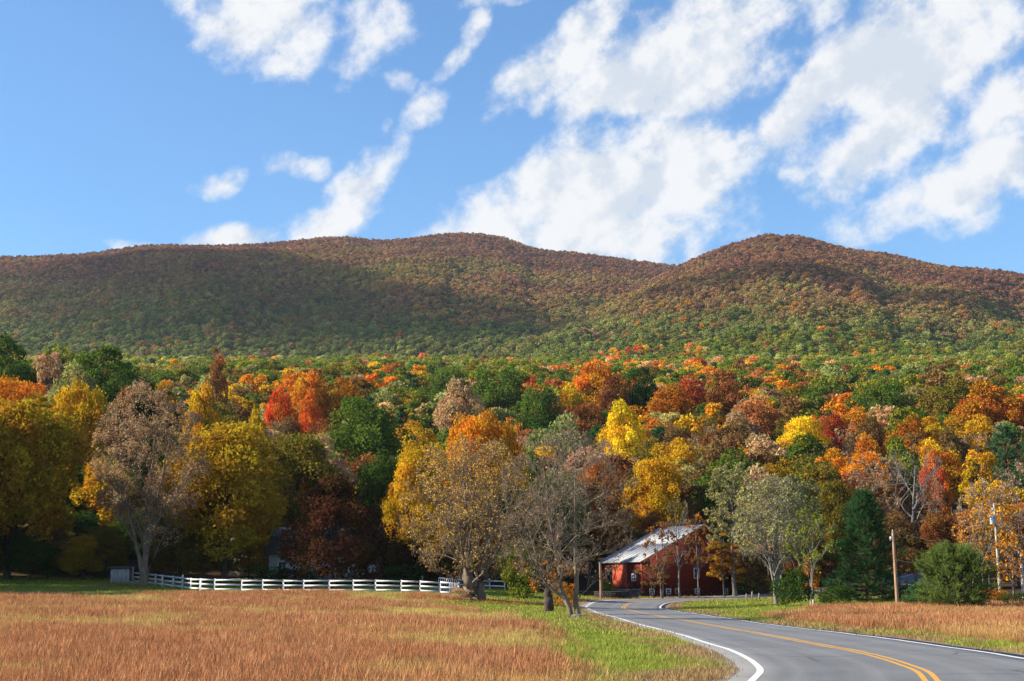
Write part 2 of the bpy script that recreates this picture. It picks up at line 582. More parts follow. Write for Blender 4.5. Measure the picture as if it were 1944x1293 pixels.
def mat_ground():
    """one sheet: the kind of cover (lawn, russet field, dirt, forest floor) is a property of each place"""
    m, t, out = mat_new('ground')
    g = t.add('ShaderNodeNewGeometry')
    pos = g.outputs['Position']
    f_ = t.noise(pos, 6.0, 6, 0.7)
    a = t.noise(pos, 0.25, 5, 0.6)
    cov = t.add('ShaderNodeAttribute', attribute_name='cover')   # r lawn, g russet, b dirt, rest forest floor
    sp = t.add('ShaderNodeSeparateColor')
    t.put(sp.inputs[0], cov.outputs['Color'])
    lawn = t.ramp(f_, [(0.3, (0.08, 0.11, 0.016)), (0.7, (0.17, 0.21, 0.035))])
    russ = t.ramp(f_, [(0.3, (0.19, 0.10, 0.045)), (0.7, (0.34, 0.21, 0.085))])
    dirt = t.ramp(f_, [(0.3, (0.17, 0.11, 0.07)), (0.7, (0.30, 0.21, 0.14))])
    wood = t.ramp(f_, [(0.3, (0.03, 0.022, 0.014)), (0.7, (0.10, 0.06, 0.03))])
    c = t.mix(sp.outputs[0], wood, lawn)
    c = t.mix(sp.outputs[1], c, russ)
    c = t.mix(sp.outputs[2], c, dirt)
    c = t.mix(t.smooth(a, 0.4, 0.7, 0, 0.3), c, t.mix(1.0, c, (0.7, 0.75, 0.6), 'MULTIPLY'))
    p = t.add('ShaderNodeBsdfPrincipled')
    t.put(p.inputs['Base Color'], c)
    p.inputs['Roughness'].default_value = 0.95
    p.inputs['Specular IOR Level'].default_value = 0.05
    b = t.add('ShaderNodeBump')
    b.inputs['Strength'].default_value = 0.7
    b.inputs['Distance'].default_value = 0.1
    t.put(b.inputs['Height'], f_)
    t.put(p.inputs['Normal'], b.outputs[0])
    t.l.new(p.outputs[0], out.inputs[0])
    return m


# ------------------------------------------------------------------ terrain
CTRL = np.array([
    (0, -30, 0.1), (-40, -30, 0.3), (40, -30, 0.4), (0, 0, 0), (-20, 0, 0), (20, 0, 0.1), (-9.7, 27, 0), (0, 27, 0), (8, 28, 0), (14, 30, 0), (25, 30, 0.2),
    (9.5, 55, -.17), (9, 82, -.35), (9.5, 110, -.53), (9.9, 131, -.66), (17.6, 147, -.1), (23, 150, .05), (35, 158, .6),
    (49, 175, 1.6), (70, 200, 3.2), (90, 215, 5.0),
    (-15, 60, .05), (-30, 90, .3), (-12, 90, .1), (-5, 128, .55), (-20, 130, .7), (-28, 131, .75), (-36, 142, 1.35), (-50, 142, 1.4), (-60, 100, .6),
    (3, 100, -.35), (2, 128, -.2), (8, 150, 0.0), (13.9, 154, .1), (9, 166, .6), (24, 160, .4), (0, 150, .8), (-20, 152, 1.2),
    (20, 60, -.2), (30, 60, .0), (25, 100, -.3), (38, 100, -.3), (32, 122, .1), (45, 122, .2), (30, 140, .1), (45, 145, .4), (60, 120, .6),
    (0, 215, 8), (-40, 215, 9), (40, 200, 4), (-90, 215, 11), (-90, 120, 1.5), (90, 120, 2), (-90, -30, .8), (90, -30, .8), (-80, 40, .5), (80, 40, .6),
], float)


def _tps(r2):
    return np.where(r2 > 0, 0.5 * r2 * np.log(r2 + 1e-12), 0.0)


_n = len(CTRL)
_K = _tps(((CTRL[:, None, :2] - CTRL[None, :, :2]) ** 2).sum(-1)) + np.eye(_n) * 25.0
_Pm = np.c_[np.ones(_n), CTRL[:, :2]]
_A = np.block([[_K, _Pm], [_Pm.T, np.zeros((3, 3))]])
_W = np.linalg.solve(_A, np.r_[CTRL[:, 2], 0, 0, 0])


def near_z(x, y):
    x = np.clip(x, -90, 90)
    y = np.clip(y, -30, 215)
    sh = x.shape
    x, y = x.ravel(), y.ravel()
    z = _W[_n] + _W[_n + 1] * x + _W[_n + 2] * y
    for i in range(_n):
        z = z + _W[i] * _tps((x - CTRL[i, 0]) ** 2 + (y - CTRL[i, 1]) ** 2)
    return z.reshape(sh)


def sstep(x, a, b):
    t = np.clip((x - a) / (b - a), 0, 1)
    return t * t * (3 - 2 * t)


def vnoise(x, y, seed=0):
    """smooth value noise in numpy"""
    xi, yi = np.floor(x).astype(np.int64), np.floor(y).astype(np.int64)
    fx, fy = x - xi, y - yi
    fx, fy = fx * fx * (3 - 2 * fx), fy * fy * (3 - 2 * fy)

    def h(i, j):
        v = (i * 374761393 + j * 668265263 + seed * 1442695041) & 0xFFFFFFFF
        v = ((v ^ (v >> 13)) * 1274126177) & 0xFFFFFFFF
        v = v ^ (v >> 16)
        return (v & 0xFFFF) / 65535.0
    return (h(xi, yi) * (1 - fx) + h(xi + 1, yi) * fx) * (1 - fy) + (h(xi, yi + 1) * (1 - fx) + h(xi + 1, yi + 1) * fx) * fy


def fbm(x, y, seed=0, o=4):
    s, a, t = 0.0, 0.5, 0.0
    for k in range(o):
        s = s + a * vnoise(x * 2 ** k, y * 2 ** k, seed + k * 17)
        t += a
        a *= 0.5
    return s / t


def ridge_tan(py):
    v = (646.5 - np.asarray(py, float)) / F
    return np.tan(PITCH + np.arctan(v))


R1 = np.array([(-900, 520), (-500, 500), (-200, 486), (0, 478), (100, 476), (200, 468), (270, 457), (400, 457), (480, 455), (560, 447), (650, 440), (720, 446),
               (800, 440), (850, 434), (900, 433), (950, 440), (1010, 460), (1100, 470), (1200, 485), (1290, 496), (1500, 520), (2000, 560), (3000, 600)], float)
R2 = np.array([(-900, 900), (700, 790), (850, 730), (950, 680), (1000, 650), (1100, 603), (1200, 548), (1290, 494), (1350, 470), (1420, 450), (1480, 443), (1540, 446), (1600, 460),
               (1700, 475), (1760, 490), (1850, 505), (1944, 518), (2200, 560), (2600, 600), (3200, 640)], float)
AZ1, TN1 = (R1[:, 0] - 972) / F / 0.974, ridge_tan(R1[:, 1])
AZ2, TN2 = (R2[:, 0] - 972) / F / 0.974, ridge_tan(R2[:, 1])
PROF_D = np.array([-2000, 0, 150, 200, 270, 330, 385, 480, 600, 730, 860, 980, 1080, 1200, 1500, 9000], float)
PROF_Z = np.array([0, 0, 1, 6, 18, 31, 43, 62, 82, 104, 126, 141, 140, 135, 120, 100], float)


def smooth_interp(x, X, Y):
    i = np.clip(np.searchsorted(X, x) - 1, 0, len(X) - 2)
    m = np.gradient(Y, X)
    h = X[i + 1] - X[i]
    t = (x - X[i]) / h
    t2, t3 = t * t, t * t * t
    return (2 * t3 - 3 * t2 + 1) * Y[i] + (t3 - 2 * t2 + t) * h * m[i] + (-2 * t3 + 3 * t2) * Y[i + 1] + (t3 - t2) * h * m[i + 1]


D1, D2 = 2400.0, 1950.0


def far_z(x, y):
    yc = np.maximum(y, 60.0)
    a = np.clip(x / yc, -1.2, 1.2)
    base = smooth_interp(np.clip(y, -1900, 8900), PROF_D, PROF_Z)
    # a shoulder on the left, and a gentle roll
    base = base + 12 * np.exp(-((a + 0.33) / 0.13) ** 2) * np.exp(-((y - 260) / 75.0) ** 2)
    base = base + (fbm(x / 160.0, y / 160.0, 3) - 0.5) * 10 * sstep(y, 200, 420)
    t1 = smooth_interp(a, AZ1, TN1) * 0.998
    t2 = smooth_interp(a, AZ2, TN2) * 0.998
    # left range: a wall behind a hollow
    z1r = t1 * D1 - 11
    s = (y - 1080) / (D1 - 1080)
    sp = np.clip(s, 0, 1)
    p1 = 0.80 * sp + 0.20 * np.sin(sp * pi / 2)
    h1 = 128 + (z1r - 128) * p1
    spur = (fbm(a * 14 + 3, y / 900.0, 11) - 0.5) * 95 * np.sin(np.clip(sp, 0, 1) * pi) * (1.1 - sp) * sstep(sp, .02, .3)
    h1 = h1 + spur + (fbm(x / 130., y / 130., 5) - .5) * 16 * (1 - sstep(sp, .85, 1.0))
    h1 = np.where(s > 1, z1r - (y - D1) * 0.30, h1)
    h1 = np.where(s < 0, -50, h1)
    # right mountain: nearer
    z2r = t2 * D2 - 10
    s2 = (y - 860) / (D2 - 860)
    sq = np.clip(s2, 0, 1)
    p2 = 0.72 * sq + 0.28 * np.sin(sq * pi / 2)
    h2 = 118 + (z2r - 118) * p2
    h2 = h2 + (fbm(a * 11 + 9, y / 700.0, 21) - 0.5) * 80 * np.sin(sq * pi) + (fbm(x / 110., y / 110., 8) - .5) * 14 * (1 - sstep(sq, .85, 1.0))
    h2 = np.where(s2 > 1, z2r - (y - D2) * 0.35, h2)
    h2 = np.where(s2 < 0, -50, h2)
    return np.maximum(np.maximum(base, h1), h2)


def gz(x, y):
    x = np.asarray(x, float)
    y = np.asarray(y, float)
    x, y = np.broadcast_arrays(x, y)
    w = sstep(y, 160, 225)
    side = sstep(np.abs(x), 75, 140) * 0.0
    z = np.zeros(x.shape)
    m = w < 1
    if m.any():
        z[m] += (near_z(x[m], y[m]) + (fbm(x[m] / 9., y[m] / 9., 31) - .5) * 0.12) * (1 - w[m])
    m = w > 0
    if m.any():
        z[m] += far_z(x[m], y[m]) * w[m]
    return z


def gz1(x, y):
    return float(gz(np.array([x]), np.array([y]))[0])


# ------------------------------------------------------------------ the road's course
ROAD_C = np.array([(1.5, 9), (4.6, 17), (6.7, 23), (7.9, 27.5), (8.75, 32), (9.35, 40), (9.6, 55), (9.45, 70), (9.3, 85), (9.35, 105), (9.6, 122), (10.2, 132), (11.6, 139.5), (14.4, 144.6),
                   (18.5, 147.6), (23.5, 150.0), (30, 153.5), (38, 160), (48, 172.5), (58, 187), (68, 201), (85, 220)], float)


def catmull(P, per=14):
    P = np.vstack([2 * P[0] - P[1], P, 2 * P[-1] - P[-2]])
    out = []
    for i in range(1, len(P) - 2):
        p0, p1, p2, p3 = P[i - 1:i + 3]
        for t in np.linspace(0, 1, per, endpoint=False):
            out.append(0.5 * (2 * p1 + (p2 - p0) * t + (2 * p0 - 5 * p1 + 4 * p2 - p3) * t * t + (3 * p1 - 3 * p2 + p3 - p0) * t ** 3))
    out.append(P[-2])
    return np.array(out)


RC = catmull(ROAD_C, 12)
RT = np.gradient(RC, axis=0)
RT /= np.linalg.norm(RT, axis=1, keepdims=True)
RN = np.stack([RT[:, 1], -RT[:, 0]], 1)        # to the right of travel
LANE = 3.3


def road_dist(x, y):
    x = np.asarray(x, float).ravel()
    y = np.asarray(y, float).ravel()
    out = np.full(len(x), 1e9)
    for i in range(0, len(RC), 1):
        out = np.minimum(out, (x - RC[i, 0]) ** 2 + (y - RC[i, 1]) ** 2)
    return np.sqrt(out)


def road_side(x, y):
    """signed: negative left of the road (field side), positive right (inside of the bend)"""
    x = np.asarray(x, float)
    y = np.asarray(y, float)
    best = np.full(x.shape, 1e9)
    sg = np.zeros(x.shape)
    for i in range(0, len(RC), 2):
        dx, dy = x - RC[i, 0], y - RC[i, 1]
        q = dx * dx + dy * dy
        s = np.sign(dx * RN[i, 0] + dy * RN[i, 1])
        m = q < best
        best = np.where(m, q, best)
        sg = np.where(m, s, sg)
    return sg * np.sqrt(best)


def cover(x, y):
    """lawn, russet, dirt weights of a place"""
    x = np.asarray(x, float)
    y = np.asarray(y, float)
    rd = road_side(x, y)
    n = fbm(x / 7., y / 7., 41)
    n2 = fbm(x / 2.2, y / 2.2, 43)
    lawn = np.zeros(x.shape)
    russ = np.zeros(x.shape)
    left = rd < 0
    # field on the left of the road: russet, turning to lawn towards the road and beyond the fence line
    edge = np.interp(y, [15, 27, 45, 60, 80, 95, 108, 122, 128], [0.6, 0.7, 0.9, 0.3, -1.2, -3.5, -6.5, -5.0, -6.5])
    in_field = left & (y < 127.5 + np.where(x < -28, -(x + 28) * 0.0, 0)) & (y > 5)
    w = sstep(edge - x + (n - .5) * 4 + (n2 - .5) * 2, -1.0, 1.4)
    shade_edge = np.interp(x, [-60, -48, -38, -30, -20], [108, 112, 118, 124, 128])
    w = w * (1 - sstep(y + (n - .5) * 8, shade_edge - 2, shade_edge + 3))
    russ = np.where(in_field, w, 0)
    lawn = np.where(left & (y < 150), 1 - russ, 0)
    # right of the road
    right = rd > 0
    w2 = sstep(rd + (n - .5) * 2.5, 5.2, 6.6) * (1 - sstep(y + (n - .5) * 6, 108, 113)) * sstep(125 - y, -1, 12)
    tip = sstep(y - (88 + 1.2 * (x - 16)), -6, 8) * (x < 22)
    w2 = w2 * (1 - tip)
    russ = np.where(right & (y < 150), w2, russ)
    lawn = np.where(right & (y < 150), (1 - w2) * sstep(38 - x, 0, 6) * 0.8, lawn)
    dirt = sstep(-np.abs(rd) + (n2 - .5) * 1.6 + (n - .5) * 1.5, -(LANE + 2.7), -(LANE + 1.7))
    fade = 1 - sstep(y, 146, 158)
    lawn = np.where(y > 146, np.maximum(lawn, np.where(x < 40, 0.9, 0.0)) * fade, lawn)
    return lawn, russ, dirt

# ------------------------------------------------------------------ ground sheet
def spaced(lo, fine_lo, fine_hi, hi, step, grow=1.09):
    a = list(np.arange(fine_lo, fine_hi + 1e-6, step))
    s = step
    while a[-1] < hi:
        s *= grow
        a.append(a[-1] + s)
    s = step
    b = []
    c = fine_lo
    while c > lo:
        s *= grow
        c -= s
        b.append(c)
    return np.array(b[::-1] + a)


gx = spaced(-5200, -48, 52, 5200, 0.75, 1.075)
gy = spaced(-600, 14, 172, 5200, 0.75, 1.05)
X, Y = np.meshgrid(gx, gy)
Z = gz(X, Y)
rd_ = np.full(X.shape, 50.0)
nm = (X > -20) & (X < 95) & (Y > 0) & (Y < 232)
rd_[nm] = road_dist(X[nm], Y[nm])
Z = Z - 0.07 * (1 - sstep(rd_, LANE + 0.3, LANE + 1.3))
cl, cr, cd = np.zeros(X.shape), np.zeros(X.shape), np.zeros(X.shape)
nm = (Y < 175)
cl[nm], cr[nm], cd[nm] = cover(X[nm], Y[nm])
ny_, nx_ = X.shape
idx = np.arange(nx_ * ny_).reshape(ny_, nx_)
Q = np.stack([idx[:-1, :-1], idx[:-1, 1:], idx[1:, 1:], idx[1:, :-1]], -1).reshape(-1, 4)
me = mesh_np('ground', np.stack([X, Y, Z], -1).reshape(-1, 3), [Q], [mat_ground()],
             {'cover': ('FLOAT_COLOR', np.stack([cl, cr, cd, np.ones(X.shape)], -1).reshape(-1, 4))}, smooth=True)
tag(link('ground', me), kind='structure')

# ------------------------------------------------------------------ road, its painted lines, shoulder, driveway
M['asphalt'] = mat_asphalt()
M['line_white'] = mat_paint_line('white_line_paint', (0.72, 0.72, 0.70))
M['line_yellow'] = mat_paint_line('yellow_line_paint', (0.66, 0.32, 0.02))
M['gravel'] = mat_soil('gravel', (0.20, 0.15, 0.11), (0.34, 0.25, 0.18), (0.13, 0.10, 0.08), 0.8, 14)
M['drive'] = mat_soil('drive_gravel', (0.34, 0.25, 0.21), (0.46, 0.36, 0.31), (0.28, 0.17, 0.10), 0.5, 8)


def strip(name, C, N, o0, o1, dz, mat, parent=None, cols=2, skirt=0.0):
    """a sheet that follows a course between two offsets, lying dz above the ground"""
    o0 = np.broadcast_to(o0, (len(C),))
    o1 = np.broadcast_to(o1, (len(C),))
    us = np.linspace(0, 1, cols)
    P = C[:, None, :] + N[:, None, :] * (o0[:, None] * (1 - us) + o1[:, None] * us)[..., None]
    zc = gz(P[..., 0], P[..., 1]) + dz
    V = np.concatenate([P, zc[..., None]], -1)
    lat = o0[:, None] * (1 - us) + o1[:, None] * us
    if skirt:
        lat = np.concatenate([lat[:, :1], lat, lat[:, -1:]], 1)
        a, b = V[:, :1].copy(), V[:, -1:].copy()
        a[..., 2] -= skirt
        b[..., 2] -= skirt
        V = np.concatenate([a, V, b], 1)
    n, k, _ = V.shape
    ii = np.arange(n * k).reshape(n, k)
    q = np.stack([ii[:-1, :-1], ii[:-1, 1:], ii[1:, 1:], ii[1:, :-1]], -1).reshape(-1, 4)
    return link(name, mesh_np(name, V.reshape(-1, 3), [q], [mat], {'lat': ('FLOAT', lat)}, smooth=False), parent)


road = strip('road', RC, RN, -(LANE + 0.45), LANE + 0.45, 0.025, M['asphalt'], cols=9, skirt=0.12)
tag(road, kind='structure')
strip('edge_line', RC, RN, -(LANE + 0.075), -(LANE - 0.075), 0.030, M['line_white'], road)
strip('edge_line', RC, RN, LANE - 0.075, LANE + 0.075, 0.030, M['line_white'], road)
strip('centre_line', RC, RN, -0.17, -0.055, 0.030, M['line_yellow'], road)
strip('centre_line', RC, RN, 0.055, 0.17, 0.030, M['line_yellow'], road)
wob = (fbm(RC[:, 1] / 3.0, RC[:, 0] / 3.0, 71) - .5) * 0.9
wob2 = (fbm(RC[:, 1] / 3.0, RC[:, 0] / 3.0 + 40, 72) - .5) * 0.9
tag(strip('road_shoulder', RC, RN, -(LANE + 1.15) + wob, -(LANE + 0.3), 0.012, M['gravel'], cols=4), kind='structure')
tag(strip('road_shoulder', RC, RN, LANE + 0.3, LANE + 1.0 + wob2, 0.012, M['gravel'], cols=4), kind='structure')
DC = catmull(np.array([(7.2, 131.5), (3.5, 129.5), (0, 128.8), (-3.5, 130.5), (-6.0, 135), (-6.5, 142), (-7, 150)], float), 10)
DT = np.gradient(DC, axis=0)
DT /= np.linalg.norm(DT, axis=1, keepdims=True)
DN = np.stack([DT[:, 1], -DT[:, 0]], 1)
tag(strip('driveway', DC, DN, -1.6, 1.6, 0.016, M['drive'], cols=5), kind='structure')


# ------------------------------------------------------------------ tree building
def unit(v):
    return v / (np.linalg.norm(v, axis=-1, keepdims=True) + 1e-9)


def bez(P0, P1, P2, k):
    t = np.linspace(0, 1, k)[None, :, None]
    return (1 - t) ** 2 * P0[:, None] + 2 * t * (1 - t) * P1[:, None] + t * t * P2[:, None]


def leaves_mesh(rng, pos, nrm, size, tone, tone2, aspect=0.7):
    """one small folded leaf spray (two triangles) at each place"""
    n = len(pos)
    r = unit(rng.normal(size=(n, 3)))
    a = unit(np.cross(nrm, r))
    b = np.cross(nrm, a)
    s = (size * rng.uniform(.6, 1.35, n))[:, None]
    fold = nrm * s * 0.18
    V = np.stack([pos - a * s, pos - b * s * aspect + fold, pos + a * s, pos + b * s * aspect - fold], 1).reshape(-1, 3)
    Q = np.arange(4 * n).reshape(n, 4)
    return V, Q, np.repeat(tone, 4), np.repeat(tone2, 4)


def skeleton(rng, trunks, env_c, env_r, n=(9, 6, 5, 4), fork=0.2, rise=0.35, zlow=-0.55, leanout=1.0, rmin=0.011, lens=((.30, .55), (.28, .5), (.25, .5)), wild=0.75, gn=False):
    """trunks: list of (P0,P1,P2,r0,r1). returns tube groups and the twigs' end runs"""
    env_c, env_r = np.asarray(env_c, float), np.asarray(env_r, float)
    groups = []
    T0 = [np.array([t[i] for t in trunks], float) for i in range(3)]
    tr0 = np.array([t[3] for t in trunks], float)
    tr1 = np.array([t[4] for t in trunks], float)
    k = 12
    P = bez(*T0, k)
    P[:, 1:-1] += rng.normal(size=(len(trunks), k - 2, 3)) * tr0[:, None, None] * 0.22
    s = np.linspace(0, 1, k)
    R = tr0[:, None] * (1 - s) + tr1[:, None] * s
    R[:, 0] *= 1.45
    R[:, 1] *= 1.08
    groups.append((P, R, 8))
    # limbs
    n1 = n[0]
    ti = np.arange(n1) % len(trunks)
    sv = np.sort(rng.uniform(fork, 0.97, n1))
    t = sv[:, None]
    S = (1 - t) ** 2 * T0[0][ti] + 2 * t * (1 - t) * T0[1][ti] + t * t * T0[2][ti]
    rp = tr0[ti] * (1 - sv) + tr1[ti] * sv
    zf = zlow + (0.97 - zlow) * (np.arange(n1) + rng.uniform(.2, .8, n1)) / n1
    th = np.arange(n1) * 2.39996 + rng.uniform(0, .6, n1)
    q = np.sqrt(np.maximum(0.02, 1 - zf ** 2)) * rng.uniform(.82, 1.02, n1)
    E = env_c + np.stack([np.cos(th) * q, np.sin(th) * q, zf], 1) * env_r
    L = np.linalg.norm(E - S, axis=1)
    Cc = S + (E - S) * 0.42 + np.array([0, 0, 1.0]) * (L * rise)[:, None] * 0.45
    cur = (S, Cc, E, np.minimum(rp * 0.55, L * 0.012 + 0.012), L)
    kk = (8, 6, 5, 4)
    sides = (6, 5, 4, 3)
    twig = None
    for lev in range(4):
        S, Cc, E, r0, L = cur
        P = bez(S, Cc, E, kk[lev])
        if lev < 3:
            P[:, 1:] += rng.normal(size=P[:, 1:].shape) * (L * 0.016)[:, None, None]
        u = np.linspace(0, 1, kk[lev])
        R = np.maximum(r0[:, None] * (1 - 0.78 * u), rmin)
        groups.append((P, R, sides[lev]))
        twig = (S, Cc, E, L)
        if lev == 3 or len(n) <= lev + 1 or n[lev + 1] == 0:
            break
        m = n[lev + 1]
        pi_ = np.repeat(np.arange(len(S)), m)
        t = rng.uniform(0.18 if lev else .22, 1.0, len(pi_))
        t = np.where(np.arange(len(pi_)) % m == 0, 1.0, t)[:, None]
        s2 = (1 - t) ** 2 * S[pi_] + 2 * t * (1 - t) * Cc[pi_] + t * t * E[pi_]
        tg = unit(2 * (1 - t) * (Cc[pi_] - S[pi_]) + 2 * t * (E[pi_] - Cc[pi_]))
        dr = unit(tg * 0.9 + rng.normal(size=tg.shape) * wild + np.array([0, 0, 0.28]))
        lo, hi = lens[lev]
        l2 = L[pi_] * rng.uniform(lo, hi, len(pi_)) * (1.1 - 0.45 * t[:, 0])
        e2 = s2 + dr * l2[:, None]
        qq = np.linalg.norm((e2 - env_c) / env_r, axis=1)
        lim = rng.uniform(.93, 1.08, len(qq))
        fac = np.where(qq > lim, lim / qq, 1.0)[:, None]
        e2 = env_c + (e2 - env_c) * fac
        c2 = s2 + (e2 - s2) * 0.5 + unit(tg) * (l2 * 0.16)[:, None] + np.array([0, 0, 1]) * (l2 * 0.05)[:, None]
        rpar = np.maximum(r0[pi_] * (1 - .78 * t[:, 0]), rmin)
        cur = (s2, c2, e2, np.maximum(rpar * 0.60, rmin), np.linalg.norm(e2 - s2, axis=1))
    return groups, twig


def wood_mesh(name, groups, mat):
    Vs, Qs, n = [], [], 0
    for P, R, sd in groups:
        V, Q = tubes(P, R, sd)
        Vs.append(V)
        Qs.append(Q + n)
        n += len(V)
    return mesh_np(name, np.concatenate(Vs), [np.concatenate(Qs)], [mat], smooth=True)


def clump_leaves(rng, cc, cr, axis_c, nleaf, lsize, flat=0.75, up=0.25):
    wts = cr ** 2
    ci = rng.choice(len(cc), nleaf, p=wts / wts.sum())
    dr = unit(rng.normal(size=(nleaf, 3)))
    outw = unit(cc[ci] - axis_c)
    d_ = (dr * outw).sum(1)
    dr = np.where((d_ < -0.25)[:, None], dr - 2 * d_[:, None] * outw, dr)
    rad = cr[ci] * rng.uniform(.55, 1.08, nleaf) ** 0.7
    lump = 1 + 0.22 * np.sin(dr[:, 0] * 5 + ci) * np.cos(dr[:, 1] * 6 + ci * 1.7)
    pos = cc[ci] + dr * (rad * lump)[:, None] * np.array([1, 1, flat])
    nrm = unit(dr * 0.55 + rng.normal(size=dr.shape) * 0.62 + np.array([0, 0, up]))
    ctone = rng.uniform(0, 1, len(cc))
    ctone2 = rng.uniform(0, 1, len(cc))
    tone = np.clip(0.5 + (ctone[ci] - .5) * 0.55 + rng.normal(size=nleaf) * 0.2, 0, 1)
    tone2 = np.clip(0.5 + (ctone2[ci] - .5) * 0.8 + rng.normal(size=nleaf) * 0.15, 0, 1)
    return pos, nrm, tone, tone2


def dense_parts(seed, H=16., W=11., nleaf=9000, lsize=.26, nclump=60, base=.14, wid_low=0.0, crk=(.11, .2), leafmat='leaf', bark='bark', top=1.0, limbs=True, flat=0.75):
    """crown mesh and trunk mesh of a broadleaf tree"""
    rng = np.random.default_rng(seed)
    zc, rz = H * (base + 1) / 2, H * (1 - base) / 2
    d = unit(rng.normal(size=(nclump * 3, 3)))
    d = d[d[:, 2] > -0.8][:nclump]
    rr = np.where(rng.uniform(size=len(d)) < .78, rng.uniform(.74, .95, len(d)), rng.uniform(.3, .7, len(d)))
    lob = 1 + 0.27 * np.sin(3 * np.arctan2(d[:, 1], d[:, 0]) + seed) * (1 - d[:, 2] ** 2) + rng.normal(size=len(d)) * 0.10
    lob = np.minimum(lob, 1.08 + .3 * (1 - np.abs(d[:, 2])))
    wz = 1 + wid_low * (-d[:, 2])
    cr = rng.uniform(crk[0], crk[1], len(d)) * W
    cc = np.stack([d[:, 0] * W / 2 * wz, d[:, 1] * W / 2 * wz, d[:, 2] * rz * np.where(d[:, 2] > 0, top, 1)], 1) * (rr * lob)[:, None]
    cc *= (1 - 0.5 * cr / (W / 2))[:, None]
    cc += np.array([0, 0, zc])
    pos, nrm, tone, tone2 = clump_leaves(rng, cc, cr, np.array([0, 0, zc - rz * .2]), nleaf, lsize, flat)
    V, Q, t1, t2 = leaves_mesh(rng, pos, nrm, np.full(len(pos), lsize), tone, tone2)
    crown = mesh_np('crown', V, [Q], [M[leafmat]], {'tone': ('FLOAT', t1), 'tone2': ('FLOAT', t2)})
    if not limbs:
        return crown, None
    r0 = H * 0.017
    gr = [(bez(np.array([[0, 0, -.3]]), np.array([[rng.normal() * .3, rng.normal() * .3, H * .4]]), np.array([[rng.normal() * .5, rng.normal() * .5, H * .86]]), 10),
           np.linspace(r0, r0 * .25, 10)[None] * np.r_[1.5, 1.1, np.ones(8)], 8)]
    sel = rng.choice(len(cc), min(18, len(cc)), replace=False)
    E = cc[sel]
    S = np.stack([np.zeros(len(sel)), np.zeros(len(sel)), np.clip(E[:, 2] * rng.uniform(.35, .7, len(sel)), H * .12, H * .7)], 1)
    C = S + (E - S) * .45 + np.array([0, 0, 1.]) * .08 * H
    gr.append((bez(S, C, E, 7), np.linspace(r0 * .5, .03, 7)[None] * np.ones((len(sel), 1)), 5))
    return crown, wood_mesh('trunk', gr, M[bark])


def sparse_parts(seed, H=15., W=9., trunk_r=.2, n=(10, 7, 6, 4), base=.2, fork=.18, leaf_n=3, leaf_size=.13, bark='bark_grey', trunks=None, rise=.35, zlow=-.6,
                 leaf_from=-99., wild=.75, rmin=.011, top_frac=.78, env=None, leaf_keep=None, tone_up=False):
    """a tree whose wood shows: limbs, branches, twigs, and a thin scatter of leaves"""
    rng = np.random.default_rng(seed)
    zc, rz = H * (base + 1) / 2, H * (1 - base) / 2
    if trunks is None:
        trunks = [((0, 0, -.3), (rng.normal() * .25, rng.normal() * .25, H * .4), (rng.normal() * .4, rng.normal() * .4, H * top_frac), trunk_r, trunk_r * .2)]
    c, r = ((0, 0, zc), (W / 2, W / 2, rz)) if env is None else env
    groups, tw = skeleton(rng, trunks, c, r, n, fork, rise, zlow, rmin=rmin, wild=wild)
    wood = wood_mesh('trunk', groups, M[bark])
    crown = None
    if leaf_n > 0:
        S, C, E, L = tw
        nl = len(S)
        m = max(1, int(math.ceil(leaf_n)))
        t = rng.uniform(.3, 1.05, (nl, m))[..., None]
        pos = ((1 - t) ** 2 * S[:, None] + 2 * t * (1 - t) * C[:, None] + t * t * E[:, None]).reshape(-1, 3)
        pos += rng.normal(size=pos.shape) * 0.10
        keep = rng.uniform(size=len(pos)) < leaf_n / m
        keep &= pos[:, 2] > leaf_from
        if leaf_keep is not None:
            keep &= leaf_keep(pos, rng)
        pos = pos[keep]
        nrm = unit(rng.normal(size=pos.shape) + np.array([0, 0, .4]) + unit(pos - np.array([0, 0, zc])) * .5)
        cl = fbm(pos[:, 0] / 1.3 + 50, pos[:, 2] / 1.3 + 50 + pos[:, 1], seed)
        tone = np.clip(0.5 + (cl - .5) * 1.2 + rng.normal(size=len(pos)) * .25, 0, 1)
        tone2 = np.clip(.5 + rng.normal(size=len(pos)) * .3, 0, 1)
        V, Q, t1, t2 = leaves_mesh(rng, pos, nrm, np.full(len(pos), leaf_size), tone, tone2)
        crown = mesh_np('crown', V, [Q], [M['leaf']], {'tone': ('FLOAT', t1), 'tone2': ('FLOAT', t2)})
    return crown, wood


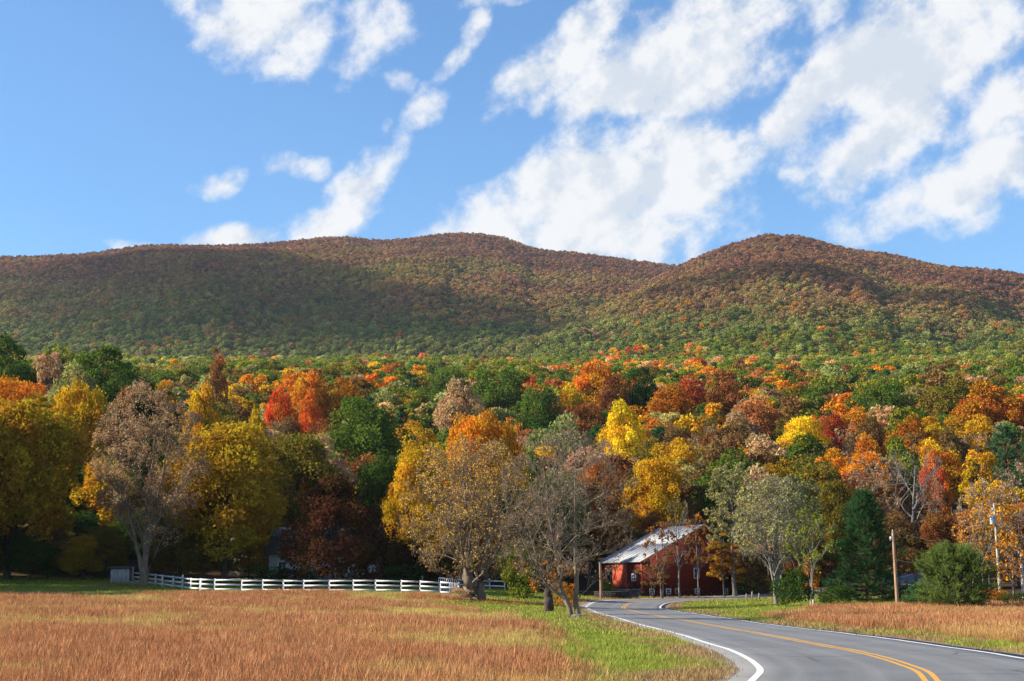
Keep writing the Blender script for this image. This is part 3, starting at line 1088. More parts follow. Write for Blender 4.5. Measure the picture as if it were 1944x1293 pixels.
def pine_parts(seed, H=9., W=6.4, whorls=13, per=9, sprays=10, nneedle=26, base=.04, bush=False, needle=(.24, .022), up=.35, leafmat='leaf'):
    """white pine: whorled boughs that end in upswept brushes of needles"""
    rng = np.random.default_rng(seed)
    gr = [(bez(np.array([[0, 0, -.2]]), np.array([[.1, 0, H * .5]]), np.array([[0, .05, H * .97]]), 10), np.linspace(H * .018, .03, 10)[None], 7)]
    S, E = [], []
    for w in range(whorls):
        f = (w + .5) / whorls
        z = H * (base + (0.96 - base) * f)
        if bush:
            rad = W / 2 * np.sqrt(max(.03, 1 - (f * .96) ** 2.2)) * .98
        else:
            rad = W / 2 * (1 - f) ** .72 * (0.72 + .4 * np.sin(f * 9 + seed) ** 2) + .25
        for j in range(per):
            th = w * 1.1 + j * 2 * pi / per + rng.uniform(-.35, .35)
            L = rad * rng.uniform(.66, 1.12)
            S.append((0, 0, z * (.82 if bush else .96)))
            E.append((cos(th) * L, sin(th) * L, z + L * (up + rng.uniform(-.12, .16)) * (.55 if f < .3 else .9)))
    S, E = np.array(S), np.array(E)
    L = np.linalg.norm(E - S, axis=1)
    C = S + (E - S) * .55 - np.array([0, 0, 1.]) * (L * .06)[:, None]
    gr.append((bez(S, C, E, 6), np.maximum(np.linspace(1, .15, 6)[None] * (L * .012 + .012)[:, None], .008), 4))
    # brushes along the outer part of each bough
    bi = np.repeat(np.arange(len(S)), sprays)
    t = rng.uniform(.3, 1.04, len(bi)) ** .7
    t[::sprays] = 1.0
    tt = t[:, None]
    bp = (1 - tt) ** 2 * S[bi] + 2 * tt * (1 - tt) * C[bi] + tt * tt * E[bi]
    od = unit(E[bi] - S[bi])
    bd = unit(od + rng.normal(size=od.shape) * .5 + np.array([0, 0, .45]))
    bl = rng.uniform(.25, .6, len(bi)) * (.75 + .25 * W / 6)
    bp = bp + rng.normal(size=bp.shape) * .10
    btone = rng.uniform(0, 1, len(bi))
    ni = np.repeat(np.arange(len(bi)), nneedle)
    s = rng.uniform(0, 1, len(ni))
    pos = bp[ni] + bd[ni] * (bl[ni] * s)[:, None]
    nd = unit(bd[ni] * .8 + unit(rng.normal(size=(len(ni), 3))) * .9)
    side = unit(np.cross(nd, rng.normal(size=nd.shape)))
    nl = needle[0] * rng.uniform(.7, 1.3, len(ni))[:, None]
    w = needle[1]
    V = np.stack([pos - side * w, pos + side * w, pos + nd * nl], 1).reshape(-1, 3)
    Fq = np.arange(len(V)).reshape(-1, 3)
    tone = np.repeat(np.clip(.45 + (btone[ni] - .5) * .5 + s * .3 - .1, 0, 1), 3)
    t2 = np.repeat(np.clip(rng.normal(size=len(ni)) * .2 + btone[ni] * .6 + .2, 0, 1), 3)
    crown = mesh_np('crown', V, [Fq], [M[leafmat]], {'tone': ('FLOAT', tone), 'tone2': ('FLOAT', t2)})
    return crown, wood_mesh('trunk', gr, M['bark'])


def plant_tree(name, parts, loc, scale, rz, colour, label, cat='tree', group=None):
    e = empty(name, loc, rz)
    e.scale = scale
    tag(e, label, cat, group)
    crown, trunk = parts
    if trunk:
        link('trunk', trunk, e)
    if crown:
        c = link('crown', crown, e)
        c.color = (*colour, 1)
    return e

# ------------------------------------------------------------------ buildings
def frame2(p, e1):
    """matrix columns: along, depth (left normal), up"""
    e1 = np.array([e1[0], e1[1], 0.0])
    e1 /= np.linalg.norm(e1)
    e2 = np.array([-e1[1], e1[0], 0.0])
    return atan2(e1[1], e1[0])


def window(parent, name, c, w, h, frame_mat, fr=0.1, muntin=(1, 1), depth=.06, face='front'):
    """a framed window standing proud of its wall; c is the middle on the wall face, face front (-y) or side (-x)"""
    def place(x, z, sx, sz, y, sy):
        return ((c[0] + x, c[1] + y, c[2] + z), (sx, sy, sz)) if face == 'front' else ((c[0] + y, c[1] + x, c[2] + z), (sy, sx, sz))
    p = MB()
    p.box(*place(0, 0, w - fr, h - fr, -.012, .02))
    pane = p.build('window', M['glass'], parent)
    f = MB()
    for sx in (-1, 1):
        f.box(*place(sx * (w / 2 - fr / 2), 0, fr, h, -depth / 2, depth))
    for sz in (-1, 1):
        f.box(*place(0, sz * (h / 2 - fr / 2), w - 2 * fr, fr, -depth / 2, depth * .96))
    f.build('frame', frame_mat, pane)
    if muntin != (1, 1):
        g = MB()
        for i in range(1, muntin[0]):
            g.box(*place(-w / 2 + fr + (w - 2 * fr) * i / muntin[0], 0, fr * .35, h - 2 * fr, -depth * .35, depth * .5))
        for j in range(1, muntin[1]):
            g.box(*place(0, -h / 2 + fr + (h - 2 * fr) * j / muntin[1], w - 2 * fr, fr * .35, -depth * .33, depth * .46))
        g.build('muntin', frame_mat, pane)
    return pane


# --- red barn: local x along the gable, local y into the depth, z up
BX, BY = 13.87, 154.0
BROT = atan2(.34, .94)
bz = gz1(BX + 1, BY - 1) - 0.05
barn = empty('red_barn', (BX, BY, bz), BROT)
tag(barn, 'weathered red clapboard barn with grey metal saltbox roof beside the road bend', 'barn')
WL, WA, WT, DEP = 0.0, 7.5, 11.0, 10.8        # left corner, apex, right corner, depth
ZE, ZA, ZR = 3.85, 7.72, 4.9
TH = .18
gab = [(WL, 0.0), (WT, 0.0), (WT, ZR), (WA, ZA), (WL, ZE)]
m = MB()
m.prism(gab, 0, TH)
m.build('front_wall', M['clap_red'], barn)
m = MB()
m.prism(gab, DEP - TH, DEP)
m.build('back_wall', M['clap_red'], barn)
m = MB()                                       # left wall: clapboard bay near the corner
m.box((TH / 2, 2.0, .6 + (ZE - .6) / 2), (TH, 3.6, ZE - .6))
m.build('side_wall', M['clap_red'], barn)
m = MB()                                       # plain boarded bay set a little forward
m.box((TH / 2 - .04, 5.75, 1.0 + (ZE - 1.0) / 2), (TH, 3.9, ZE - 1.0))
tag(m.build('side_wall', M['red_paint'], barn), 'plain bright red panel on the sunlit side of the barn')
m = MB()
m.box((TH / 2, DEP - 1.45, ZE - .55), (TH, 2.9, 1.1))
m.box((TH / 2, DEP - .35, 1.7), (TH, .5, 3.3))
m.build('side_wall', M['clap_red'], barn)
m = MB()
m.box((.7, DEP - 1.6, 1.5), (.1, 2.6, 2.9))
m.build('opening_dark_sheet', M['painted_void'], barn)  # near-black sheet painted to stand for the unlit inside
m = MB()
m.box((WT - TH / 2, DEP / 2, ZR / 2), (TH, DEP - 2 * TH - .02, ZR - .02))
m.build('side_wall', M['clap_red'], barn)
m = MB()
m.box((-.02, -.02, ZE / 2), (.16, .16, ZE - .05))
m.build('corner_board', M['red_paint'], barn)
m = MB()
m.box((-.05, 3.8, ZE / 2 + .35), (.1, .14, ZE - .9))
m.build('corner_board', M['red_paint'], barn)
# field stone foundation under the left wall
rng = np.random.default_rng(5)
m = MB()
for i in range(15):
    for j in range(4):
        yy = .1 + i * .52 + (j % 2) * .24
        m.box((-.02 + rng.normal() * .03, yy, .02 + j * .25 + rng.normal() * .02), (.5, .46 + rng.normal() * .05, .23),
              None, rng.uniform(.8, .95))
o = m.build('foundation', M['stone'], barn)
tag(o, kind='stuff')
# roof: metal sheets laid in courses on both slopes
OV = .35


def roof_slope(x0, z0, x1, z1, rows, cols, y0, y1, name='roof'):
    deck = MB()
    d = np.array([x1 - x0, 0, z1 - z0])
    L = np.linalg.norm(d)
    d = d / L
    nrm = np.array([-d[2], 0, d[0]]) if d[0] > 0 else np.array([d[2], 0, -d[0]])
    Rm = np.stack([d, np.array([0, 1., 0]), np.cross(d, [0, 1., 0])], 1)
    mid = np.array([(x0 + x1) / 2, (y0 + y1) / 2, (z0 + z1) / 2])
    deck.box(mid + nrm * .03, (L, y1 - y0, .08), Rm)
    dk = deck.build(name, M['wood_grey'], barn)
    rg = np.random.default_rng(int(rows * 7 + cols))
    cw, rh = (y1 - y0) / cols, L / rows
    for r in range(rows):
        for c in range(cols):
            s = MB()
            p = np.array([x0, 0, z0]) + d * (rh * (r + .5)) + np.array([0, y0 + cw * (c + .5), 0]) + nrm * (.085 + .006 * (r % 2) + rg.uniform(0, .004))
            s.box((0, 0, 0), (rh + .05, cw - .02, .015), Rm)
            s.box(np.array([0, cw / 2 - .03, 0]) @ np.eye(3) + nrm * .02, (rh + .04, .035, .03), Rm)
            o = s.build('roof_sheet', M['roof_metal'], dk, p)
            o.rotation_euler = (rg.normal() * .002, rg.normal() * .002, 0)


sl_ = (ZA - ZE) / WA
roof_slope(WL - OV, ZE - OV * sl_, WA, ZA, 2, 11, -OV, DEP + OV)
sr_ = (ZA - ZR) / (WT - WA)
roof_slope(WT + OV, ZR - OV * sr_, WA, ZA - .004, 2, 11, -OV, DEP + OV)
for wx in (1.15, 3.1, 6.55, 10.0):
    window(barn, 'window', (wx, 0, .62), .62, .62, M['white_paint'], .11, (2, 2))
window(barn, 'window', (4.15, 0, .66), .56, .58, M['pole_light'], .09, (1, 1))
window(barn, 'window', (6.5, 0, 2.55), .66, 1.15, M['white_paint'], .10, (1, 2))
window(barn, 'window', (0, 2.0, 2.1), 1.15, .82, M['white_paint'], .17, (2, 2), .07, 'side')

# --- round stone base left of the barn
sb = at(1161, 1130, 150.5)
sbz = gz1(sb[0], 150.5)
silo = empty('stone_silo_base', (sb[0], 150.5, sbz))
tag(silo, 'low round stone wall ring, shade painted into its stones, on the lawn beside the barn', 'wall')
rng = np.random.default_rng(8)
m = MB()
for j in range(4):
    nst = 44
    for i in range(nst):
        a = (i + .5 * (j % 2)) * 2 * pi / nst
        Rm = np.array([[cos(a), -sin(a), 0], [sin(a), cos(a), 0], [0, 0, 1]])
        rr = 1.65 + rng.normal() * .02
        m.box((cos(a) * rr, sin(a) * rr, .05 + j * .19), (.34, 2 * pi * 1.65 / nst * .95, .18), Rm, rng.uniform(.85, .97))
tag(m.build('stones', M['shaded_stone'], silo), kind='stuff')
m = MB()
m.box((0, 0, .3), (2.0, 2.0, .6))
m.build('fill', M['shaded_stone'], silo)

# --- leaning old pole in front of the barn's far corner
pb = at(1141, 1133, 147)
pz = gz1(pb[0], 147)
m = MB()
m.tube([(0, 0, -.4), (0, 0, 1.6), (-.06, 0, 3.7)], [.15, .14, .12], 10)
o = m.build('old_pole', M['pole_wood'], None, (pb[0], 147, pz))
tag(o, 'short dark weathered wooden pole on the lawn at the barn corner', 'pole')


# --- white house behind the copper beech, and a beige outbuilding
def house(name, x0, x1, y, dep, wall_h, ridge_h, wallmat, label, wins, door=None, cat='house'):
    w = x1 - x0
    z = gz1((x0 + x1) / 2, y) - .1
    e = empty(name, (x0, y, z))
    tag(e, label, cat)
    m = MB()
    m.box((w / 2, dep / 2, wall_h / 2 + .25), (w, dep, wall_h - .5))
    m.build('wall', wallmat, e)
    m = MB()
    m.box((w / 2, dep / 2, 0.0), (w + .06, dep + .06, .6))
    m.build('foundation', M['stone'], e)
    m = MB()
    m.prism([(-.0, 0), (dep, 0), (dep / 2, ridge_h - wall_h)], 0.02, w - .02, np.array([[0, 1, 0], [1, 0, 0], [0, 0, 1.]]), (0, 0, wall_h - .003))
    m.build('gable', wallmat, e)
    s = (ridge_h - wall_h) / (dep / 2)
    for sgn in (0, 1):
        y0 = -.4 if sgn == 0 else dep + .4
        a = np.array([w / 2, y0, wall_h - .4 * s + .06])
        b = np.array([w / 2, dep / 2, ridge_h + .06])
        m = MB()
        m.beam(a, b, w + .7, .12, up=(0, 0, 1))
        m.build('roof', M['shingle'], e)
    for (wx, wz, ww, wh) in wins:
        window(e, 'window', (wx, 0, wz), ww, wh, M['white_paint'], .1, (2, 2))
    if door:
        m = MB()
        m.box((door, -.03, 1.35), (1.0, .06, 2.05))
        dd = m.build('door', M['metal_grey'], e)
        m = MB()
        m.tube([(door + .38, -.1, 1.3), (door + .38, -.05, 1.3)], .04, 8)
        m.build('handle', M['metal_grey'], dd)
    return e


house('white_house', -25.5, -14.2, 151, 7.5, 3.6, 6.2, M['clap_white'], 'white clapboard house half hidden behind the dark copper beech',
      [(1.4, 2.0, .95, 1.35), (3.6, 2.0, .95, 1.35), (7.9, 2.0, .95, 1.35), (10.0, 2.0, .95, 1.35)], 5.7)
house('beige_outbuilding', -31.0, -25.9, 158, 5, 3.3, 5.2, M['beige'], 'beige outbuilding with two small windows left of the white house',
      [(1.5, 2.2, .8, .8), (3.9, 2.2, .8, .8)], None, 'outbuilding')

# --- grey board shed at the end of the fence
sp_ = at(227, 1107, 145)
sz_ = gz1(sp_[0], 145)
shed = empty('board_shed', (sp_[0] - .95, 145, sz_), .1)
tag(shed, 'small weathered grey shed of upright boards at the wood edge', 'shed')
rng = np.random.default_rng(3)
for i in range(9):
    m = MB()
    m.box((.1 + i * .205, rng.normal() * .012, .72 + rng.normal() * .03), (.19, .03, 1.5 + rng.normal() * .05))
    m.build('board', M['white_board'], shed)
m = MB()
m.box((.95, .85, .75), (1.78, 1.6, 1.4))
m.build('body', M['wood_grey'], shed)
m = MB()
m.beam((.95, -.25, 1.56), (.95, 1.9, 1.72), 2.2, .06)
m.build('roof', M['shingle'], shed)
for k, (px, py, dx, dz, dd) in enumerate([(240, 1106, .9, .25, 143.5), (246, 1107, 1.1, .1, 142.8), (238, 1108, .8, -.02, 143.0)]):
    p = at(px, py, dd)
    z = gz1(p[0], dd)
    m = MB()
    m.beam((0, 0, .42 - .12 * k), (1.25 + .2 * k, -.5, .06), .16, .035)
    o = m.build('loose_board', M['white_board'], None, (p[0], dd, z))
    tag(o, ['loose grey board leaning at the shed corner', 'long loose board lying between shed and fence', 'short loose board lowest in the pile by the shed'][k], 'board', 'loose boards by the shed')

# --- white plank on the lawn beside the house
p = at(697, 1098, 146)
z = gz1(p[0] + .7, 146)
m = MB()
m.beam((0, 0, .55), (1.75, -.3, .12), .25, .05)
o = m.build('white_plank', M['white_paint'], None, (p[0], 146, z))
m = MB()
m.beam((0.02, 0.02, .585), (1.7, -.27, .17), .08, .03)
m.build('red_stripe', M['red_paint'], o)
m = MB()
m.box((.35, -.05, .22), (.08, .2, .5))
m.build('leg', M['white_paint'], o)
tag(o, 'white tilted plank with a red edge on the lawn beside the house', 'plank')


# --- white rail fence
def fence(name, label, posts, rails=(.28, .68, 1.08), rail_h=.145, seed=1, top=1.2, mat='white_paint'):
    """posts: list of (x, y, extra height)"""
    rg = np.random.default_rng(seed)
    P = []
    for x, y, ex in posts:
        P.append((x, y, gz1(x, y), ex))
    x0, y0, z0, _ = P[0]
    e = empty(name, (x0, y0, z0))
    tag(e, label, 'fence')
    O = np.array([x0, y0, z0])
    for x, y, z, ex in P:
        m = MB()
        lean = rg.normal() * .025
        m.beam(np.array([x, y, z - .3]) - O, np.array([x + lean, y, z + top + ex]) - O, .13, .13, up=(0, 1, 0))
        m.build('post', M[mat], e)
    for (a, b) in zip(P[:-1], P[1:]):
        for h in rails:
            m = MB()
            off = np.array([0, -.085, 0])
            h1, h2 = h + rg.normal() * .014, h + rg.normal() * .014
            m.beam(np.array([a[0], a[1], a[2] + h1]) + off - O, np.array([b[0], b[1], b[2] + h2]) + off - O, .035, rail_h)
            m.build('rail', M[mat], e)
    return e, O


fp = []
for px, dd, ex in [(251, 146, .45), (272, 143.5, 0), (295, 141, 0), (309, 139, 0), (328, 136.8, 0), (346, 134.6, .2), (363, 132.6, 0), (380, 131, 0)]:
    fp.append((at(px, 1110, dd)[0], dd, ex))
fence('white_fence', 'sunlit white three-rail fence running from the shed to the corner by the yellow maple', fp, seed=2)
fp = []
for px in (382, 408, 459, 499, 539, 577, 626, 671, 714, 762, 798, 836, 871):
    dd = 130.9 - (px - 382) / 490 * 3.2
    fp.append((at(px, 1115, dd)[0], dd, 0))
e, O = fence('white_fence', 'long white three-rail fence along the far edge of the russet field', fp, seed=4)
x1, y1, _ = fp[-1]
for i in range(6):
    m = MB()
    xx = x1 - .1 - i * .14
    zz = gz1(xx, y1)
    m.box(np.array([xx, y1 - .12, zz + .68]) - O, (.05, .03, .92))
    m.build('baluster', M['white_paint'], e)
fp = [(at(px, 1105, 148)[0], 148 + (px - 872) * .01, 0) for px in (872, 900, 930, 958)]
fence('white_fence', 'short white rail fence behind the big bare-branched maple', fp, rails=(.45, .95), seed=6)
# lattice gate
gp = at(833, 1110, 145.5)
gzz = gz1(gp[0], 145.5)
gate = empty('lattice_gate', (gp[0], 145.5, gzz))
tag(gate, 'white lattice gate behind the end of the long fence', 'gate')
m = MB()
for a, b in (((0, 0, .1), (0, 0, 1.25)), ((2.0, 0, .1), (2.0, 0, 1.05))):
    m.beam(a, b, .08, .08, up=(0, 1, 0))
m.beam((.04, 0, 1.2), (1.96, 0, 1.0), .05, .09)
m.beam((.04, 0, .65), (1.96, 0, .6), .05, .09)
m.beam((.04, 0, .2), (1.96, 0, .2), .05, .09)
m.build('gate_frame', M['white_paint'], gate)
for i in range(9):
    m = MB()
    m.box((.2 + i * .2, -.03, .66), (.07, .03, .9 - i * .02))
    m.build('slat', M['white_paint'], gate)
m = MB()
m.tube([(0, 0, -.3), (0, 0, 1.35)], [.09, .08], 8)
o = m.build('gate_post', M['wood_grey'], None, (gp[0] - 1.7, 146, gz1(gp[0] - 1.7, 146)))
tag(o, 'lone grey gate post left of the lattice gate', 'post')


# --- utility poles and their wires
def utility_pole(px, py_top, py_base, d, mat, label, transformer=False, lean=0.0):
    b = at(px, py_base, d)
    z = gz1(b[0], d)
    H = at(px, py_top, d)[2] - z
    e = empty('utility_pole', (b[0], d, z))
    tag(e, label, 'pole', 'utility poles along the road')
    m = MB()
    m.tube([(0, 0, -.5), (lean * .5, 0, H * .5), (lean, 0, H)], [.15, .13, .10], 10)
    m.build('shaft', M[mat], e)
    m = MB()
    m.box((lean - .16, 0, H - .55), (.22, .12, .32))
    m.build('bracket', M['metal_grey'], e)
    for dz in (.08, -.25):
        m = MB()
        m.tube([(lean - .05, -.14, H + dz - .1), (lean - .05, -.14, H + dz), (lean - .05, -.14, H + dz + .05)], [.03, .06, .02], 8)
        m.build('insulator', M['metal_grey'], e)
    if transformer:
        m = MB()
        m.tube([(lean - .33, -.1, H - 2.1), (lean - .33, -.1, H - 1.25), (lean - .33, -.1, H - 1.18)], [.24, .24, .12], 12)
        m.build('transformer', M['metal_grey'], e)
    return np.array([b[0] + lean, d, z + H])


t1 = utility_pole(1704, 1009, 1146, 113.5, 'pole_wood', 'short reddish-brown utility pole between the two pines', lean=-.12)
t2 = utility_pole(1897, 957, 1100, 150, 'pole_light', 'tall pale utility pole with a grey transformer behind the bushy pine', True, lean=-.1)
t3 = utility_pole(1945, 1036, 1165, 128, 'pole_light', 'pale utility pole cut by the right edge of the frame', lean=0.0)


def wire(a, b, sag, name, label):
    t = np.linspace(0, 1, 14)[:, None]
    P = a * (1 - t) + b * t - np.array([0, 0, 1.]) * (sag * 4 * t * (1 - t))
    m = MB()
    m.tube(P - P[0], .018, 4, False)
    o = m.build('wire', M['wire'], None, P[0])
    tag(o, label, 'wire', 'overhead wires')


wire(t1 + (0, 0, .0), t3 + (0, 0, .0), .5, 'wire', 'upper overhead wire running right from the reddish-brown pole')
wire(t1 + (0, 0, -2.2), t3 + (0, 0, -1.4), .5, 'wire', 'lower overhead wire running right from the reddish-brown pole')

# --- short posts beside the road
for k, (px, py, d, h, mat, lab) in enumerate([
        (1417, 1137, 141.5, .62, 'wood_grey', 'first grey guard post from the left where the road leaves the bend'),
        (1428, 1136, 141.8, .80, 'wood_grey', 'tallest middle grey guard post where the road leaves the bend'),
        (1441, 1136, 142.2, .62, 'wood_grey', 'third grey guard post from the left beside the grey tree'),
        (1545, 1131, 144, .85, 'black_post', 'leftmost black post by the road behind the young birch'),
        (1558, 1130, 145, .85, 'black_post', 'middle of the three black posts along the far road'),
        (1572, 1129, 146, .90, 'black_post', 'rightmost black post along the far road left of the orange sapling'),
        (1539, 1148, 116, .62, 'pole_light', 'left one of two short pale stakes at the field edge'),
        (1544, 1150, 115.2, .58, 'pole_light', 'right one of two short pale stakes at the field edge')]):
    b = at(px, py, d)
    z = gz1(b[0], d)
    m = MB()
    m.beam((0, 0, -.2), (0.01, 0, h), .13, .13, up=(0, 1, 0))
    m.raw(np.array([[-.065, -.065, h], [.085, -.065, h], [.085, .065, h], [-.065, .065, h], [.01, 0, h + .05]]), f3=[[0, 1, 4], [1, 2, 4], [2, 3, 4], [3, 0, 4]])
    o = m.build('guard_post' if k < 6 else 'stake', M[mat], None, (b[0], d, z))
    tag(o, lab, 'post' if k < 6 else 'stake', 'posts beside the road' if k < 6 else 'stakes at the field edge')

# --- rocks at the foot of the bare tree
rng = np.random.default_rng(12)
for k, (px, py, d, s) in enumerate([(1096, 1180, 80.5, .28), (1106, 1178, 81.5, .22), (1088, 1182, 79.5, .17)]):
    b = at(px, py, d)
    z = gz1(b[0], d)
    bm = bmesh.new()
    bmesh.ops.create_icosphere(bm, subdivisions=2, radius=1)
    for v in bm.verts:
        q = 1 + .35 * (fbm(np.array([v.co.x * 1.7 + k * 9 + 20]), np.array([v.co.y * 1.7 + v.co.z * 2 + 20]), 5)[0] - .5)
        v.co = Vector((v.co.x * s * 1.3 * q, v.co.y * s * q, v.co.z * s * .7 * q + s * .3))
    me_ = bpy.data.meshes.new('boulder')
    bm.to_mesh(me_)
    bm.free()
    me_.materials.append(M['stone'])
    o = link('boulder', me_, None, (b[0], d, z))
    tag(o, ['largest pale rock at the foot of the twin-trunk bare tree', 'second rock, on the road side of the bare tree', 'smallest rock in the grass before the bare tree'][k], 'rock', 'rocks at the bare tree')

# ------------------------------------------------------------------ tree stock
C_ = {
    'green': (.115, .165, .024), 'dkgreen': (.055, .090, .016), 'yelgreen': (.21, .22, .025), 'olive': (.19, .14, .022),
    'gold': (.58, .31, .018), 'goldolive': (.40, .235, .018), 'yellow': (.78, .50, .022), 'orange': (.64, .23, .020), 'dkorange': (.46, .15, .016),
    'redorange': (.66, .125, .025), 'red': (.42, .062, .025), 'crimson': (.38, .045, .028), 'coral': (.50, .17, .065), 'rust': (.26, .095, .03),
    'brown': (.21, .115, .042), 'tan': (.50, .30, .16), 'pinkbrown': (.40, .23, .14), 'maroon': (.088, .034, .015), 'paleolive': (.36, .32, .11),
    'palegreen': (.27, .29, .10), 'pine': (.055, .115, .036), 'bluepine': (.075, .145, .060), 'bushpine': (.165, .215, .048),
}
C_ = {k: tuple(min(.8, x * .98) for x in v) for k, v in C_.items()}
WORD = {'green': 'green', 'dkgreen': 'dark green', 'yelgreen': 'yellow-green', 'olive': 'olive', 'gold': 'golden', 'goldolive': 'olive-gold', 'yellow': 'yellow', 'orange': 'orange',
        'dkorange': 'deep orange', 'redorange': 'flame red', 'red': 'red', 'crimson': 'crimson', 'coral': 'coral', 'rust': 'rust', 'brown': 'brown', 'tan': 'tan',
        'pinkbrown': 'pinkish brown', 'maroon': 'maroon', 'paleolive': 'pale olive', 'palegreen': 'pale green', 'pine': 'dark green'}

near_dense = [dense_parts(100 + i, 16, 11, 27000, .155, 100, base=[.05, .08, .02, .06][i], wid_low=[.1, .0, .2, .1][i]) for i in range(4)]
mid_dense = [dense_parts(200 + i, 16, 11, 9500, .225, [52, 64, 46, 58, 70, 44][i], base=[.15, .2, .1, .18, .12, .2][i], wid_low=[0, .1, -.1, .15, 0, .05][i], top=[1, 1, 1.05, .95, 1.1, 1][i]) for i in range(6)]
low_thin = [dense_parts(300 + i, 16, 8, 5000, .18, 44, base=.2, crk=(.09, .16)) for i in range(2)]
mid_sparse = [sparse_parts(400 + i, 15, 9, .17, (11, 6, 5, 3), .2, .18, leaf_n=[4.0, 2.4, .9, 3.4][i], leaf_size=.115, bark=['bark_grey', 'bark_grey', 'bark_pale', 'bark_tan'][i], rise=[.3, .5, .4, .2][i], rmin=.016) for i in range(4)]
mid_pine = [pine_parts(500 + i, 16, 7, 15, 7, 5, 14, .1, False, (.5, .07), .25) for i in range(2)]

ORD = ['first', 'second', 'third', 'fourth', 'fifth', 'sixth', 'seventh', 'eighth', 'ninth', 'tenth']
TREES = []      # (x, y) of everything planted, for spacing


def place(px, py_top, wpx, d, colour, kind, label, name='maple_tree', seed=None, group=None, hmin=5.0):
    p = at(px, py_top, d)
    x = p[0]
    z = gz1(x, d)
    H = max(p[2] - z, hmin)
    W = wpx * d / F
    rg = np.random.default_rng(int(abs(px) * 13 + d))
    stock, h0, w0 = {'near': (near_dense, 16, 11), 'mid': (mid_dense, 16, 11), 'thin': (low_thin, 16, 8), 'sparse': (mid_sparse, 15, 9), 'pine': (mid_pine, 16, 7)}[kind]
    parts = stock[(seed if seed is not None else int(rg.integers(0, 99))) % len(stock)]
    TREES.append((x, d))
    return plant_tree(name, parts, (x, d, z - .05), (W / w0, W / w0, H / h0), rg.uniform(0, 6.28), C_[colour], label, 'tree', group)


def at_x(px, d):
    x = at(px, 1100, d)[0]
    return x, gz1(x, d)


# ---- trees with their own wood: the ones that stand in front
x, z = at_x(272, 140)
TREES.append((x, 140))
plant_tree('tan_tree', sparse_parts(21, 20, 11.5, .42, (18, 10, 9, 6), .13, .07, 2.7, .078, 'bark_tan', trunks=[((0, 0, -.3), (.1, 0, 3), (.5, 0, 15), .42, .07), ((0, 0, .6), (.25, .1, 5), (2.0, .3, 14), .26, .05), ((0, 0, .8), (-.7, 0, 4), (-3.2, -.3, 12), .24, .05)], rise=.55, zlow=-.5),
           (x, 140, z), (1, 1, 1), .4, C_['tan'], 'tall vase-shaped tree with tan leaves and pale limbs by the shed', 'tree')
x, z = at_x(893, 122)
TREES.append((x, 122))


def keep_up(pos, rg):
    return rg.uniform(size=len(pos)) < np.clip(.25 + (pos[:, 2] - 3) / 11, .12, 1)


fan = [((0, 0, -.3), (-.05, 0, 1.4), (-.1, 0, 3.0), .62, .40), ((.75, .35, -.3), (.8, .3, 1.6), (1.2, .4, 3.2), .42, .26)]
for k_, (tx_, ty_, tz_, r_) in enumerate([(-.4, .2, 11, .26), (-2.6, -.4, 9.5, .19), (1.6, .5, 11, .22), (3.3, -.2, 9.0, .17), (-4.0, .6, 6.2, .14), (4.6, .3, 6.4, .14), (.6, -2.2, 9, .16), (-.8, 2.2, 9, .15)]):
    s0_ = (.2 * (k_ % 3) - .25 + (.9 if tx_ > 1 else 0), .15 * (k_ % 2), 1.9 + .18 * (k_ % 4))
    fan.append((s0_, (s0_[0] + tx_ * .28, s0_[1] + ty_ * .3, s0_[2] + (tz_ - s0_[2]) * .5), (tx_, ty_, tz_), r_, .035))
plant_tree('sparse_maple', sparse_parts(22, 13.8, 12.5, .62, (42, 9, 8, 5), .10, .18, 1.15, .07, 'bark_tan', trunks=fan, rise=.2, zlow=-.86, leaf_keep=keep_up),
           (x, 122, z), (1, 1, 1), 0.0, (.72, .40, .07), 'broad old maple with bare lower branches and thin golden leaves at the fence end', 'tree')
x, z = at_x(1093, 82)
TREES.append((x, 82))
tr = [((.1, 0, -.25), (-.1, 0, 3.0), (.1, .2, 9.0), .165, .03), ((-.05, 0, -.25), (-1.1, -.1, 1.5), (-1.75, -.3, 8.2), .155, .03), ((-.65, -.05, 1.15), (-1.9, -.2, 1.6), (-3.2, -.5, 4.8), .10, .025)]
plant_tree('bare_tree', sparse_parts(23, 10.6, 7.6, .2, (30, 10, 8, 5), .16, .15, .10, .06, 'bark_tan', trunks=tr, rise=.6, zlow=-.8, rmin=.0075, env=((-.45, 0, 6.0), (4.2, 3.0, 4.75))),
           (x, 82, z), (1, 1, 1), 0, C_['tan'], 'leafless twin-trunk tree leaning over the grass left of the road', 'tree')
x, z = at_x(1040, 96)
TREES.append((x, 96))
plant_tree('stump_tree', sparse_parts(24, 7.0, 5.5, .42, (12, 6, 5, 3), .16, .55, 1.6, .09, 'bark', trunks=[((0, 0, -.3), (0, 0, .8), (.15, 0, 2.6), .40, .22)], rise=.3, zlow=-.9, leaf_keep=lambda p, r: (p[:, 2] < 3.4) & (r.uniform(size=len(p)) < .7)),
           (x, 96, z), (1, 1, 1), 2.0, C_['dkorange'], 'stout short-trunked tree with rusty sprouts behind the bare tree', 'tree')
x, z = at_x(1472, 126)
TREES.append((x, 126))
plant_tree('grey_stem_tree', sparse_parts(25, 11.2, 7.0, .22, (24, 9, 8, 5), .2, .1, .62, .10, 'bark_pale', trunks=[((0, 0, -.3), (.0, 0, 3), (.3, 0, 8.5), .21, .04), ((0, 0, .9), (.4, 0, 3), (1.9, .2, 8.2), .14, .03), ((0, 0, 1.2), (-.4, .1, 3), (-1.2, .2, 8), .13, .03)], rise=.65, zlow=-.5, leaf_from=4.5),
           (x, 126, z), (1, 1, 1), .3, C_['paleolive'], 'grey-stemmed tree with pale olive upper leaves left of the tall pine', 'tree')
